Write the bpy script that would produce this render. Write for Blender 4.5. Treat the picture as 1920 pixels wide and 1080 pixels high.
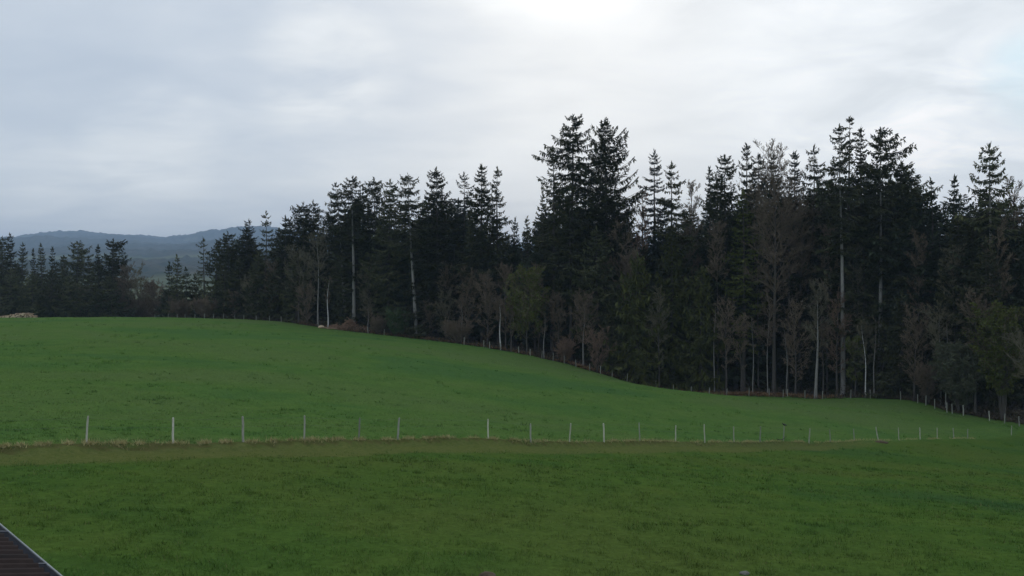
import bpy, math
import numpy as np
from mathutils import Vector

# ------------------------------------------------------------------ camera, world, sun, exposure
scene = bpy.context.scene
for o in list(bpy.data.objects):
    bpy.data.objects.remove(o, do_unlink=True)
CAMZ = 7.0
F = 1663.0            # focal length in photo pixels
HZ = 520.0            # row of the true horizon in the photo
cam_data = bpy.data.cameras.new("camera")
cam = bpy.data.objects.new("camera", cam_data)
scene.collection.objects.link(cam)
cam_data.sensor_width = 36.0
cam_data.lens = 36.0 * F / 1920.0
cam_data.clip_start = 0.1
cam_data.clip_end = 30000.0
PITCH = math.atan((540 - HZ) / F)
cam.location = (0, 0, CAMZ)
cam.rotation_euler = (math.pi / 2 - PITCH, 0, 0)
scene.camera = cam
scene.view_settings.view_transform = 'Standard'
scene.view_settings.look = 'None'
scene.view_settings.exposure = 0.08
scene.view_settings.gamma = 1.0
scene.cycles.volume_bounces = 2
scene.render.resolution_x, scene.render.resolution_y = 1024, 576


def ray(px, py):
    """Direction of a photo pixel in the world, scaled so that its y is 1."""
    cx, cz = (px - 960) / F, (540 - py) / F
    c, s = math.cos(PITCH), math.sin(PITCH)
    y, z = c + cz * s, -s + cz * c
    return np.array([cx / y, 1.0, z / y])


def at(px, py, d):
    return np.array([0, 0, CAMZ]) + ray(px, py) * d


SUN_EL, SUN_AZ = math.radians(19.0), math.radians(4.0)     # the sun stands ahead behind the cloud
SUNDIR = Vector((math.sin(SUN_AZ) * math.cos(SUN_EL), math.cos(SUN_AZ) * math.cos(SUN_EL), math.sin(SUN_EL)))
sun_data = bpy.data.lights.new("sun", 'SUN')
sun_data.energy = 0.5
sun_data.angle = math.radians(25)
sun_data.color = (1.0, 0.95, 0.88)
sun = bpy.data.objects.new("sun", sun_data)
scene.collection.objects.link(sun)
sun.rotation_euler = SUNDIR.to_track_quat('Z', 'Y').to_euler()


class NT:
    """Small node-tree helper."""
    def __init__(self, tree):
        self.t = tree
        tree.nodes.clear()

    def n(self, kind, **kw):
        nd = self.t.nodes.new(kind)
        for k, v in kw.items():
            setattr(nd, k, v)
        return nd

    def l(self, a, b):
        self.t.links.new(a, b)

    def setin(self, nd, name, v):
        if hasattr(v, 'is_output'):
            self.l(v, nd.inputs[name])
        else:
            nd.inputs[name].default_value = v

    def math(self, op, a, b=None, c=None, clamp=False):
        nd = self.n('ShaderNodeMath', operation=op, use_clamp=clamp)
        for i, v in enumerate((a, b, c)):
            if v is not None:
                self.setin(nd, i, v)
        return nd.outputs[0]

    def vmath(self, op, a, b=None):
        nd = self.n('ShaderNodeVectorMath', operation=op)
        for i, v in enumerate((a, b)):
            if v is not None:
                self.setin(nd, i, v)
        return nd

    def noise(self, vec, scale, detail=3.0, rough=0.55, dist=0.0):
        nd = self.n('ShaderNodeTexNoise')
        if vec is not None:
            self.l(vec, nd.inputs['Vector'])
        nd.inputs['Scale'].default_value = scale
        nd.inputs['Detail'].default_value = detail
        nd.inputs['Roughness'].default_value = rough
        nd.inputs['Distortion'].default_value = dist
        return nd.outputs['Fac']

    def ramp(self, fac, stops):
        nd = self.n('ShaderNodeValToRGB')
        self.l(fac, nd.inputs[0])
        el = nd.color_ramp.elements
        while len(el) > 1:
            el.remove(el[-1])
        for i, (p, c) in enumerate(stops):
            e = el[0] if i == 0 else el.new(p)
            e.position = p
            e.color = tuple(c) + (1,) if len(c) == 3 else c
        return nd.outputs[0]

    def maprange(self, v, a, b, c=0.0, d=1.0, smooth=False):
        nd = self.n('ShaderNodeMapRange')
        if smooth:
            nd.interpolation_type = 'SMOOTHSTEP'
        self.setin(nd, 0, v)
        for i, x in enumerate((a, b, c, d)):
            nd.inputs[i + 1].default_value = x
        return nd.outputs[0]

    def mix(self, fac, a, b, blend='MIX'):
        nd = self.n('ShaderNodeMix', data_type='RGBA', blend_type=blend)
        self.setin(nd, 0, fac)
        for i, v in ((6, a), (7, b)):
            if isinstance(v, tuple) and len(v) == 3:
                v = v + (1,)
            self.setin(nd, i, v)
        return nd.outputs[2]


def build_world():
    w = bpy.data.worlds.new("World")
    scene.world = w
    w.use_nodes = True
    t = NT(w.node_tree)
    out = t.n('ShaderNodeOutputWorld')
    sky = t.n('ShaderNodeTexSky', sky_type='NISHITA', sun_disc=False)
    sky.sun_elevation = SUN_EL
    sky.sun_rotation = SUN_AZ
    bg1 = t.n('ShaderNodeBackground')
    t.l(sky.outputs[0], bg1.inputs[0])
    bg1.inputs[1].default_value = 0.12
    # overcast deck: noise on a cloud ceiling seen in perspective
    tc = t.n('ShaderNodeTexCoord')
    d = t.vmath('NORMALIZE', tc.outputs['Generated']).outputs[0]
    sep = t.n('ShaderNodeSeparateXYZ')
    t.l(d, sep.inputs[0])
    zz = t.math('ADD', t.math('MAXIMUM', sep.outputs[2], 0.0), 0.16)
    px = t.math('DIVIDE', sep.outputs[0], zz)
    py = t.math('DIVIDE', sep.outputs[1], zz)
    comb = t.n('ShaderNodeCombineXYZ')
    t.l(px, comb.inputs[0])
    t.l(py, comb.inputs[1])
    mp = t.n('ShaderNodeMapping')
    t.l(comb.outputs[0], mp.inputs[0])
    mp.inputs['Location'].default_value = (3.3, 1.7, 0)
    mp.inputs['Rotation'].default_value = (0, 0, math.radians(-14))
    mp.inputs['Scale'].default_value = (0.75, 1.15, 1)
    n1 = t.noise(mp.outputs[0], 0.8, 3, 0.5, 0.3)
    n2 = t.noise(mp.outputs[0], 2.3, 6, 0.55, 0.35)
    mq = t.n('ShaderNodeMapping')
    t.l(comb.outputs[0], mq.inputs[0])
    mq.inputs['Location'].default_value = (7.1, -2.4, 0)
    mq.inputs['Rotation'].default_value = (0, 0, math.radians(22))
    mq.inputs['Scale'].default_value = (1.15, 1.3, 1)
    n3 = t.noise(mq.outputs[0], 2.2, 6, 0.55, 0.5)
    nn = t.math('ADD', t.math('ADD', t.math('MULTIPLY', n1, 0.40), t.math('MULTIPLY', n2, 0.32)), t.math('MULTIPLY', n3, 0.28))

    def spot(pxl, pyl, inner, outer):
        v = ray(pxl, pyl)
        v = v / np.linalg.norm(v)
        dt = t.vmath('DOT_PRODUCT', d, tuple(v)).outputs['Value']
        return t.maprange(dt, math.cos(math.radians(outer)), math.cos(math.radians(inner)), 0, 1, True)
    glow = None
    for (a, b, r, k) in ((1085, -70, 5.2, .20), (985, -45, 4.6, .12), (1190, -40, 5.0, .14), (1085, -60, 12, .10)):
        g_ = t.math('MULTIPLY', spot(a, b, 0, r), k)
        glow = g_ if glow is None else t.math('ADD', glow, g_)
    glow = t.math('MULTIPLY', glow, t.maprange(n2, .3, .7, .35, 1.1))
    glow = t.math('ADD', glow, t.math('MULTIPLY', spot(1450, 20, 0, 34), 0.16))
    for (a, b, r, k) in ((610, 140, 5.5, .10), (285, 265, 4.5, .09), (470, 60, 8, .05), (160, 395, 5, .05), (1640, 110, 13, .13), (1840, 265, 8, .11)):
        glow = t.math('ADD', glow, t.math('MULTIPLY', t.math('MULTIPLY', spot(a, b, 0, r), k), t.maprange(n3, .35, .65, .4, 1.5)))
    low = t.maprange(sep.outputs[2], 0.0, 0.22, 0.12, 0.0, True)      # brighter band over the horizon
    glow = t.math('ADD', glow, low)
    val = t.math('ADD', t.maprange(nn, 0.36, 0.64, -0.075, 0.135), glow)
    base = t.ramp(t.maprange(val, -0.12, 0.55), [
        (0.0, (0.445, 0.510, 0.600)), (0.25, (0.545, 0.602, 0.672)), (0.5, (0.705, 0.742, 0.772)),
        (0.75, (0.840, 0.870, 0.890)), (1.0, (1.02, 1.01, 1.0))])
    # blue gap in the deck, off to the right
    gap = t.math('MULTIPLY', t.math('MULTIPLY', spot(1945, 145, 0.3, 3.4), 0.62), t.maprange(n2, .35, .62, 1.1, .35))
    base = t.mix(gap, base, (0.58, 0.84, 0.93))
    bg2 = t.n('ShaderNodeBackground')
    t.l(base, bg2.inputs[0])
    bg2.inputs[1].default_value = 1.15
    mx = t.n('ShaderNodeMixShader')
    mx.inputs[0].default_value = 0.94
    t.l(bg1.outputs[0], mx.inputs[1])
    t.l(bg2.outputs[0], mx.inputs[2])
    t.l(mx.outputs[0], out.inputs[0])


build_world()

# ------------------------------------------------------------------ helpers
COL = scene.collection


def tag(o, label=None, cat=None, group=None, kind=None):
    if label:
        o['label'] = label
    if cat:
        o['category'] = cat
    if group:
        o['group'] = group
    if kind:
        o['kind'] = kind
    return o


def empty(name, loc, label, cat, group=None, rz=0.0):
    o = bpy.data.objects.new(name, None)
    o.empty_display_size = 0.3
    COL.objects.link(o)
    o.location = tuple(float(v) for v in loc)
    o.rotation_euler = (0, 0, rz)
    return tag(o, label, cat, group)


class MB:
    """Collects triangles (several blocks, each with a material slot) and makes one mesh."""
    def __init__(self):
        self.v, self.f, self.m, self.n = [], [], [], 0

    def add(self, v, f, mat=0):
        v = np.asarray(v, float).reshape(-1, 3)
        f = np.asarray(f, int).reshape(-1, 3)
        self.v.append(v)
        self.f.append(f + self.n)
        self.m.append(np.full(len(f), mat))
        self.n += len(v)

    def quads(self, v, q, mat=0):
        q = np.asarray(q, int).reshape(-1, 4)
        self.add(v, np.concatenate([q[:, [0, 1, 2]], q[:, [0, 2, 3]]]), mat)

    def box(self, c, s, mat=0, rot=None):
        b = np.array([[x, y, z] for x in (-.5, .5) for y in (-.5, .5) for z in (-.5, .5)]) * np.array(s)
        if rot is not None:
            b = b @ np.array(rot).T
        self.quads(b + np.array(c), [[0, 1, 3, 2], [4, 6, 7, 5], [0, 4, 5, 1], [2, 3, 7, 6], [0, 2, 6, 4], [1, 5, 7, 3]], mat)

    def tubes(self, P0, P1, r0, r1, sides=3, mat=0, cap=False):
        """Tapered prisms, vectorised over n segments."""
        P0, P1 = np.atleast_2d(P0), np.atleast_2d(P1)
        n = len(P0)
        r0 = np.broadcast_to(r0, n)
        r1 = np.broadcast_to(r1, n)
        D = P1 - P0
        D = D / np.maximum(np.linalg.norm(D, axis=1, keepdims=True), 1e-9)
        ref = np.where(np.abs(D[:, 2:3]) > .9, np.array([[1., 0, 0]]), np.array([[0, 0, 1.]]))
        U = np.cross(D, ref)
        U /= np.linalg.norm(U, axis=1, keepdims=True)
        V = np.cross(D, U)
        a = np.arange(sides) * 2 * np.pi / sides
        off = U[:, None] * np.cos(a)[None, :, None] + V[:, None] * np.sin(a)[None, :, None]
        A = P0[:, None] + off * r0[:, None, None]
        B = P1[:, None] + off * r1[:, None, None]
        v = np.concatenate([A, B], 1).reshape(-1, 3)
        k = np.arange(sides)
        q = np.stack([k, (k + 1) % sides, (k + 1) % sides + sides, k + sides], 1)
        q = (q[None] + (np.arange(n) * 2 * sides)[:, None, None]).reshape(-1, 4)
        self.quads(v, q, mat)
        if cap:
            t = np.array([[0, j + 1, j] for j in range(1, sides - 1)] + [[sides, sides + j, sides + j + 1] for j in range(1, sides - 1)])
            self.add(v, (t[None] + (np.arange(n) * 2 * sides)[:, None, None]).reshape(-1, 3), mat)

    def path(self, P, r, sides=7, mat=0):
        """One connected tapered tube along the points P."""
        P = np.asarray(P, float)
        n = len(P)
        r = np.broadcast_to(r, n)
        T = np.gradient(P, axis=0)
        T /= np.linalg.norm(T, axis=1, keepdims=True)
        ref = np.array([1., 0, 0]) if abs(T[0, 2]) > .8 else np.array([0, 0, 1.])
        U = np.cross(T, ref)
        U /= np.linalg.norm(U, axis=1, keepdims=True)
        V = np.cross(T, U)
        a = np.arange(sides) * 2 * np.pi / sides
        v = P[:, None] + (U[:, None] * np.cos(a)[None, :, None] + V[:, None] * np.sin(a)[None, :, None]) * r[:, None, None]
        q = [[i * sides + j, i * sides + (j + 1) % sides, (i + 1) * sides + (j + 1) % sides, (i + 1) * sides + j]
             for i in range(n - 1) for j in range(sides)]
        self.quads(v.reshape(-1, 3), q, mat)
        last = (n - 1) * sides
        self.add(v.reshape(-1, 3), [[0, j + 1, j] for j in range(1, sides - 1)] + [[last, last + j, last + j + 1] for j in range(1, sides - 1)], mat)

    def leaves(self, P, D, N, L, W, mat=0, mid=.45):
        """Diamond shaped sprays: base point, direction, side vector, length, width."""
        L = np.asarray(L)[:, None]
        W = np.asarray(W)[:, None]
        v = np.stack([P, P + D * L * mid + N * W * .5, P + D * L, P + D * L * mid - N * W * .5], 1).reshape(-1, 3)
        i = np.arange(len(P))[:, None] * 4
        self.add(v, np.concatenate([i + [[0, 1, 2]], i + [[0, 2, 3]]]), mat)

    def blades(self, P, D, N, L, W, mat=0):
        L = np.asarray(L)[:, None]
        W = np.asarray(W)[:, None]
        v = np.stack([P - N * W * .5, P + N * W * .5, P + D * L], 1).reshape(-1, 3)
        self.add(v, np.arange(len(P) * 3).reshape(-1, 3), mat)

    def mesh(self, name, mats, smooth=False):
        v = np.concatenate(self.v).astype(np.float32)
        f = np.concatenate(self.f).astype(np.int32)
        m = np.concatenate(self.m).astype(np.int32)
        me = bpy.data.meshes.new(name)
        me.vertices.add(len(v))
        me.vertices.foreach_set('co', v.ravel())
        me.loops.add(f.size)
        me.loops.foreach_set('vertex_index', f.ravel())
        me.polygons.add(len(f))
        me.polygons.foreach_set('loop_start', np.arange(0, f.size, 3, dtype=np.int32))
        me.polygons.foreach_set('loop_total', np.full(len(f), 3, np.int32))
        me.polygons.foreach_set('material_index', m)
        me.polygons.foreach_set('use_smooth', np.full(len(f), smooth))
        for mt in mats:
            me.materials.append(mt)
        me.update()
        me.validate()
        return me

    def obj(self, name, mats, parent=None, smooth=False):
        if not isinstance(mats, (list, tuple)):
            mats = [mats]
        o = bpy.data.objects.new(name, self.mesh(name, mats, smooth))
        COL.objects.link(o)
        if parent:
            o.parent = parent
        return o


def grid_obj(name, X, Y, Z, mat, attrs=None, wrap=False):
    """Mesh of a rows x cols grid of points, with point attributes."""
    r, c = X.shape
    v = np.stack([X, Y, Z], -1).reshape(-1, 3).astype(np.float32)
    ii, jj = np.meshgrid(np.arange(r - 1), np.arange(c if wrap else c - 1), indexing='ij')
    j2 = (jj + 1) % c
    q = np.stack([ii * c + jj, ii * c + j2, (ii + 1) * c + j2, (ii + 1) * c + jj], -1).reshape(-1, 4).astype(np.int32)
    me = bpy.data.meshes.new(name)
    me.vertices.add(len(v))
    me.vertices.foreach_set('co', v.ravel())
    me.loops.add(q.size)
    me.loops.foreach_set('vertex_index', q[:, ::-1].ravel())
    me.polygons.add(len(q))
    me.polygons.foreach_set('loop_start', np.arange(0, q.size, 4, dtype=np.int32))
    me.polygons.foreach_set('loop_total', np.full(len(q), 4, np.int32))
    me.polygons.foreach_set('use_smooth', np.full(len(q), True))
    for k, a in (attrs or {}).items():
        at_ = me.attributes.new(k, 'FLOAT', 'POINT')
        at_.data.foreach_set('value', a.ravel().astype(np.float32))
    me.materials.append(mat)
    me.update()
    o = bpy.data.objects.new(name, me)
    COL.objects.link(o)
    return o


def waves(x, y, seed, wl, n=10, spread=.5):
    """Smooth pseudo noise in about -1..1 (sum of sines)."""
    r = np.random.default_rng(seed)
    s = 0
    for _ in range(n):
        a = r.uniform(0, 2 * np.pi)
        k = 2 * np.pi / (wl * r.uniform(1 - spread, 1 + spread))
        s = s + np.sin(k * (x * np.cos(a) + y * np.sin(a)) + r.uniform(0, 6.3))
    return s / math.sqrt(n) / 1.2


def sstep(v, a, b):
    t = np.clip((v - a) / (b - a), 0, 1)
    return t * t * (3 - 2 * t)


# ------------------------------------------------------------------ materials
def mat(name, build, disp=False):
    m = bpy.data.materials.new(name)
    m.use_nodes = True
    t = NT(m.node_tree)
    out = t.n('ShaderNodeOutputMaterial')
    b = t.n('ShaderNodeBsdfPrincipled')
    t.l(b.outputs[0], out.inputs[0])
    b.inputs['Roughness'].default_value = .85
    b.inputs['Specular IOR Level'].default_value = .2
    build(t, b)
    return m


def noisy(name, c1, c2, scale, rough=.85, spec=.2, bump=0.0, c3=None, objrand=0.0, stretch=(1, 1, 1)):
    def f(t, b):
        g = t.n('ShaderNodeTexCoord')
        mp = t.n('ShaderNodeMapping')
        t.l(g.outputs['Object'], mp.inputs[0])
        mp.inputs['Scale'].default_value = stretch
        n = t.noise(mp.outputs[0], scale, 4, .6)
        st = [(.3, c1), (.7, c2)] if c3 is None else [(.25, c1), (.5, c2), (.75, c3)]
        c = t.ramp(n, st)
        if objrand:
            oi = t.n('ShaderNodeObjectInfo')
            k = t.maprange(oi.outputs['Random'], 0, 1, 1 - objrand, 1 + objrand)
            hs = t.n('ShaderNodeHueSaturation')
            t.l(c, hs.inputs['Color'])
            t.l(k, hs.inputs['Value'])
            hs.inputs['Hue'].default_value = .5
            c = hs.outputs[0]
        t.l(c, b.inputs['Base Color'])
        b.inputs['Roughness'].default_value = rough
        b.inputs['Specular IOR Level'].default_value = spec
        if bump:
            bp = t.n('ShaderNodeBump')
            bp.inputs['Strength'].default_value = bump
            bp.inputs['Distance'].default_value = .02
            t.l(n, bp.inputs['Height'])
            t.l(bp.outputs[0], b.inputs['Normal'])
    return mat(name, f)


M = {}
M['needles'] = noisy('needles', (.038, .043, .024), (.066, .072, .036), .55, c3=(.135, .130, .060), objrand=.42, spec=.12)
M['needles_blue'] = noisy('needles_blue', (.034, .044, .030), (.058, .072, .046), .5, c3=(.100, .120, .072), objrand=.2, spec=.12)
M['needles_olive'] = noisy('needles_olive', (.050, .058, .020), (.088, .096, .030), .6, c3=(.115, .12, .038), objrand=.2, spec=.12)
M['needles_grey'] = noisy('needles_grey', (.055, .065, .058), (.085, .095, .085), .6, spec=.1)
M['limb'] = noisy('limb_bark', (.035, .030, .026), (.075, .065, .055), 3, spec=.1)
M['bark'] = noisy('bark', (.045, .040, .036), (.10, .090, .080), 2.2, c3=(.07, .063, .056), bump=.6, stretch=(2, 2, .5))
M['bark_pale'] = noisy('bark_pale', (.13, .125, .115), (.27, .26, .24), 1.6, c3=(.20, .195, .18), bump=.5, stretch=(2, 2, .6))
M['bark_birch'] = noisy('bark_birch', (.10, .095, .09), (.62, .61, .58), 1.2, c3=(.70, .69, .66), stretch=(.6, .6, 2.2))
M['twig'] = noisy('twigs_mauve', (.128, .098, .070), (.200, .156, .114), .7, objrand=.2, spec=.1)
M['twig_red'] = noisy('twigs_reddish', (.165, .112, .080), (.240, .165, .122), .7, spec=.1)
M['twig_grey'] = noisy('twigs_grey', (.128, .114, .076), (.200, .180, .124), .7, objrand=.15, spec=.1)
M['bud'] = noisy('buds_olive', (.07, .085, .022), (.125, .14, .036), .8, objrand=.15, spec=.1)
M['bud_grey'] = noisy('buds_grey_green', (.075, .085, .052), (.115, .125, .078), .8, spec=.1)
M['leaf_green'] = noisy('leaf_green', (.05, .085, .035), (.08, .12, .05), .8, spec=.15)
M['dead'] = noisy('dead_bracken', (.11, .06, .035), (.24, .15, .08), 1.5, spec=.1)
M['bramble'] = noisy('bramble', (.035, .034, .022), (.085, .065, .045), .9, c3=(.05, .06, .03), spec=.1)
M['straw'] = noisy('straw', (.24, .21, .09), (.44, .39, .19), 1.3, c3=(.33, .29, .125), spec=.15)
M['post_dim'] = noisy('old_post', (.22, .225, .195), (.36, .365, .31), 6, bump=.5, objrand=.3, stretch=(3, 3, .6))
M['post'] = noisy('weathered_post', (.36, .355, .29), (.58, .565, .47), 6, bump=.5, objrand=.28, stretch=(3, 3, .6))
M['wire'] = noisy('fence_wire', (.09, .09, .09), (.16, .16, .16), 5, rough=.5)
M['brush'] = noisy('cut_branches', (.20, .125, .08), (.34, .225, .155), 2.0, spec=.1)
M['log_bark'] = noisy('log_bark', (.16, .11, .07), (.34, .25, .16), 3.0, bump=.5)
M['log_end'] = noisy('log_end', (.50, .38, .24), (.66, .54, .38), 5.0)
M['stone'] = noisy('field_stone', (.11, .11, .095), (.22, .22, .19), 5.0, bump=.6)
M['soil'] = noisy('loose_soil', (.06, .046, .028), (.13, .098, .060), 6.0, bump=.8)
M['roof'] = noisy('roof_sheet', (.018, .013, .012), (.040, .028, .025), 5.0, rough=.8, spec=.15, c3=(.028, .023, .022))
M['gutter'] = noisy('gutter_metal', (.16, .18, .19), (.34, .37, .37), 5.0, rough=.45, spec=.5)
M['gutter_in'] = noisy('gutter_inside', (.03, .036, .05), (.07, .08, .10), 6.0, rough=.4, spec=.5)
M['render'] = noisy('wall_render', (.45, .42, .36), (.56, .53, .46), 3.0, bump=.2)
M['feather'] = noisy('black_feathers', (.012, .012, .014), (.022, .022, .026), 30, rough=.5, spec=.4)
M['beak'] = noisy('beak_horn', (.03, .03, .03), (.05, .05, .05), 30, rough=.4)


def attr(t, name):
    a = t.n('ShaderNodeAttribute')
    a.attribute_name = name
    return a.outputs['Fac']


def ground_colour(t, pos):
    """Grass colours of the two pastures, shared by the ground sheet and the standing grass."""
    sx = t.n('ShaderNodeMapping')
    t.l(pos, sx.inputs[0])
    sx.inputs['Scale'].default_value = (.55, 1, 1)
    broad = t.noise(sx.outputs[0], .055, 4, .55, .4)
    mid = t.noise(pos, .42, 6, .66)
    fine = t.noise(pos, 5.5, 4, .65)
    up = t.ramp(mid, [(.26, (.056, .120, .028)), (.5, (.079, .149, .033)), (.74, (.102, .172, .041))])
    up = t.mix(t.maprange(broad, .40, .66, 0, .7, True), up, (.096, .142, .048))
    up = t.mix(t.maprange(broad, .50, .34, 0, .6, True), up, (.052, .118, .040))
    nr = t.ramp(mid, [(.26, (.044, .096, .021)), (.5, (.062, .117, .023)), (.74, (.086, .136, .028))])
    nr = t.mix(t.maprange(broad, .42, .66, 0, .8, True), nr, (.084, .116, .028))
    nr = t.mix(t.maprange(broad, .48, .36, 0, .7, True), nr, (.036, .084, .030))
    k = t.maprange(fine, .3, .7, .74, 1.26)
    return up, nr, k, mid, fine, broad


def ground_mat(t, b):
    g = t.n('ShaderNodeNewGeometry')
    pos = g.outputs['Position']
    up, nr, k, mid, fine, broad = ground_colour(t, pos)
    c = t.mix(attr(t, 'near'), up, nr)
    vm = t.vmath('SCALE', c)
    t.l(k, vm.inputs['Scale'])
    c = vm.outputs[0]
    rag = t.math('ADD', t.math('MULTIPLY', mid, .5), t.math('MULTIPLY', fine, .5))
    tr = t.maprange(t.math('ADD', attr(t, 'track'), t.math('MULTIPLY', t.math('SUBTRACT', rag, .5), 1.6)), .15, .95, 0, .62, True)
    c = t.mix(tr, c, t.ramp(fine, [(.3, (.090, .108, .030)), (.7, (.160, .146, .058))]))
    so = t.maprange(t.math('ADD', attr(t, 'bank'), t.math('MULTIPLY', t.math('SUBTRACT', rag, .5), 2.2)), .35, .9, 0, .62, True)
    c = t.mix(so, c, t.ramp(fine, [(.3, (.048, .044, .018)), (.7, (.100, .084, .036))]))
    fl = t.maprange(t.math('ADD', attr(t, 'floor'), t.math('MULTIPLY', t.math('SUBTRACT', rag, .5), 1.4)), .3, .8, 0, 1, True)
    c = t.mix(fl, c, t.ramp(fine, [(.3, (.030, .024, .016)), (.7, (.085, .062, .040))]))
    t.l(c, b.inputs['Base Color'])
    b.inputs['Roughness'].default_value = .95
    b.inputs['Specular IOR Level'].default_value = 0
    bp = t.n('ShaderNodeBump')
    bp.inputs['Strength'].default_value = .7
    bp.inputs['Distance'].default_value = .10
    h = t.math('ADD', fine, t.math('MULTIPLY', t.noise(pos, 18, 3, .6), .35))
    t.l(h, bp.inputs['Height'])
    t.l(bp.outputs[0], b.inputs['Normal'])


def grass_mat(t, b):
    g = t.n('ShaderNodeNewGeometry')
    up, nr, k, mid, fine, broad = ground_colour(t, g.outputs['Position'])
    c = t.mix(attr(t, 'near'), up, nr)
    vm = t.vmath('SCALE', c)
    t.l(t.math('MULTIPLY', t.maprange(attr(t, 'shade'), 0, 1, 1.0, 1.7), k), vm.inputs['Scale'])
    c = t.mix(t.maprange(attr(t, 'shade'), .93, .97), vm.outputs[0], (.20, .19, .085))
    t.l(c, b.inputs['Base Color'])
    b.inputs['Roughness'].default_value = .8
    b.inputs['Specular IOR Level'].default_value = .03


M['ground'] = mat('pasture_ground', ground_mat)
M['grass'] = mat('grass_blades', grass_mat)


def hill_mat(t, b):
    g = t.n('ShaderNodeNewGeometry')
    n = t.noise(g.outputs['Position'], .02, 5, .6)
    wood = t.ramp(n, [(.3, (.018, .032, .022)), (.5, (.045, .052, .036)), (.7, (.085, .078, .058))])
    field = t.ramp(t.noise(g.outputs['Position'], .004, 3, .5), [(.3, (.075, .095, .045)), (.7, (.13, .135, .07))])
    t.l(t.mix(attr(t, 'field'), wood, field), b.inputs['Base Color'])
    b.inputs['Roughness'].default_value = 1
    b.inputs['Specular IOR Level'].default_value = 0


M['hill'] = mat('far_hillside', hill_mat)

# ------------------------------------------------------------------ terrain
FPX = np.array([-700, -300, 0, 160, 323, 455, 570, 672, 745, 830, 915, 995, 1068, 1133, 1200, 1267, 1322, 1377, 1426, 1470, 1518, 1558, 1603, 1648, 1687, 1727, 1759, 1790, 1816, 1898, 2300, 3000], float)
FD = np.array([27, 30.5, 34, 36, 38, 40, 42, 44, 46, 48, 50, 52, 54, 56, 58.2, 60.6, 62.8, 65, 67.5, 70, 72.5, 75, 78, 81, 84, 87, 90, 93, 96, 104, 140, 200], float)
EPX = np.array([-900, -200, 0, 240, 400, 520, 600, 780, 960, 1100, 1200, 1300, 1530, 1680, 1780, 1920, 2200, 3000], float)
ED = np.array([240, 215, 208, 208, 197, 188, 181, 165, 152, 146, 144, 144, 137, 128, 118, 109, 100, 90], float)


def fence_d(u):
    return np.interp(u, FPX, FD)


def edge_d(u):
    return np.interp(u, EPX, ED)


CTRL = [  # photo column, photo row, distance ahead
    (0, 1080, 17), (480, 1080, 18), (960, 1080, 19), (1440, 1080, 20), (1920, 1080, 21),
    (0, 845, 34), (160, 839, 36), (323, 836, 38), (570, 831, 42), (745, 828, 46), (915, 829, 50), (1068, 832, 54), (1267, 832, 60.6),
    (1377, 832, 65), (1518, 832, 72.5), (1648, 827, 81), (1790, 824, 93), (1898, 816, 104),
    (0, 648, 100), (0, 601, 160), (0, 597, 187), (0, 606, 215), (0, 620, 250),
    (240, 645, 100), (240, 599, 160), (240, 596, 187), (240, 606, 215), (240, 622, 260),
    (400, 646, 105), (400, 603, 165), (400, 599, 192), (400, 603, 215), (400, 612, 260),
    (520, 650, 105), (520, 603, 186), (520, 606, 230), (600, 615, 180), (600, 614, 230), (780, 636, 165), (780, 628, 215), (780, 672, 110),
    (960, 661, 152), (960, 645, 210), (1100, 693, 146), (1100, 665, 205), (1200, 723, 143), (1200, 690, 200),
    (1300, 740, 143), (1300, 700, 200), (1400, 743, 141), (1530, 748, 137), (1530, 705, 195), (1640, 747, 131), (1690, 749, 127),
    (1740, 760, 121), (1790, 774, 117), (1790, 725, 180), (1850, 785, 113), (1920, 794, 109), (1920, 740, 170), (1650, 785, 100), (1850, 806, 106),
    (2300, 830, 100), (2300, 800, 160), (-400, 860, 30), (-400, 640, 100), (-400, 605, 190), (-400, 630, 260)]
PTS = np.array([at(*c) for c in CTRL])
PTS = np.concatenate([PTS, [[-30, 0, .9], [0, 0, .6], [30, 0, .2], [0, -40, .5], [-60, -20, 1.5], [60, -20, -1], [60, 20, -3.5], [-45, 15, .9]]])


def tps_fit(P, lam=1.0):
    n = len(P)
    S = 100.0
    q = P[:, :2] / S
    r = np.linalg.norm(q[:, None] - q[None], axis=2)
    K = np.where(r > 0, r * r * np.log(np.maximum(r, 1e-9)), 0) + np.eye(n) * lam * 1e-4
    A = np.zeros((n + 3, n + 3))
    A[:n, :n] = K
    A[:n, n] = 1
    A[:n, n + 1:] = q
    A[n:, :n] = A[:n, n:].T
    return np.linalg.solve(A, np.concatenate([P[:, 2], np.zeros(3)])), q, S


W_, Q_, S_ = tps_fit(PTS)


def base_h(x, y):
    x, y = np.asarray(x, float), np.asarray(y, float)
    sh = x.shape
    qx, qy = x.ravel() / S_, y.ravel() / S_
    out = np.full(qx.shape, W_[-3]) + W_[-2] * qx + W_[-1] * qy
    for (a, b), w in zip(Q_, W_[:-3]):
        r2 = (qx - a) ** 2 + (qy - b) ** 2
        out += w * .5 * r2 * np.log(np.maximum(r2, 1e-18))
    return out.reshape(sh)


def column(x, y):
    return 960 + F * x / np.maximum(y, 1.0)


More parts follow.
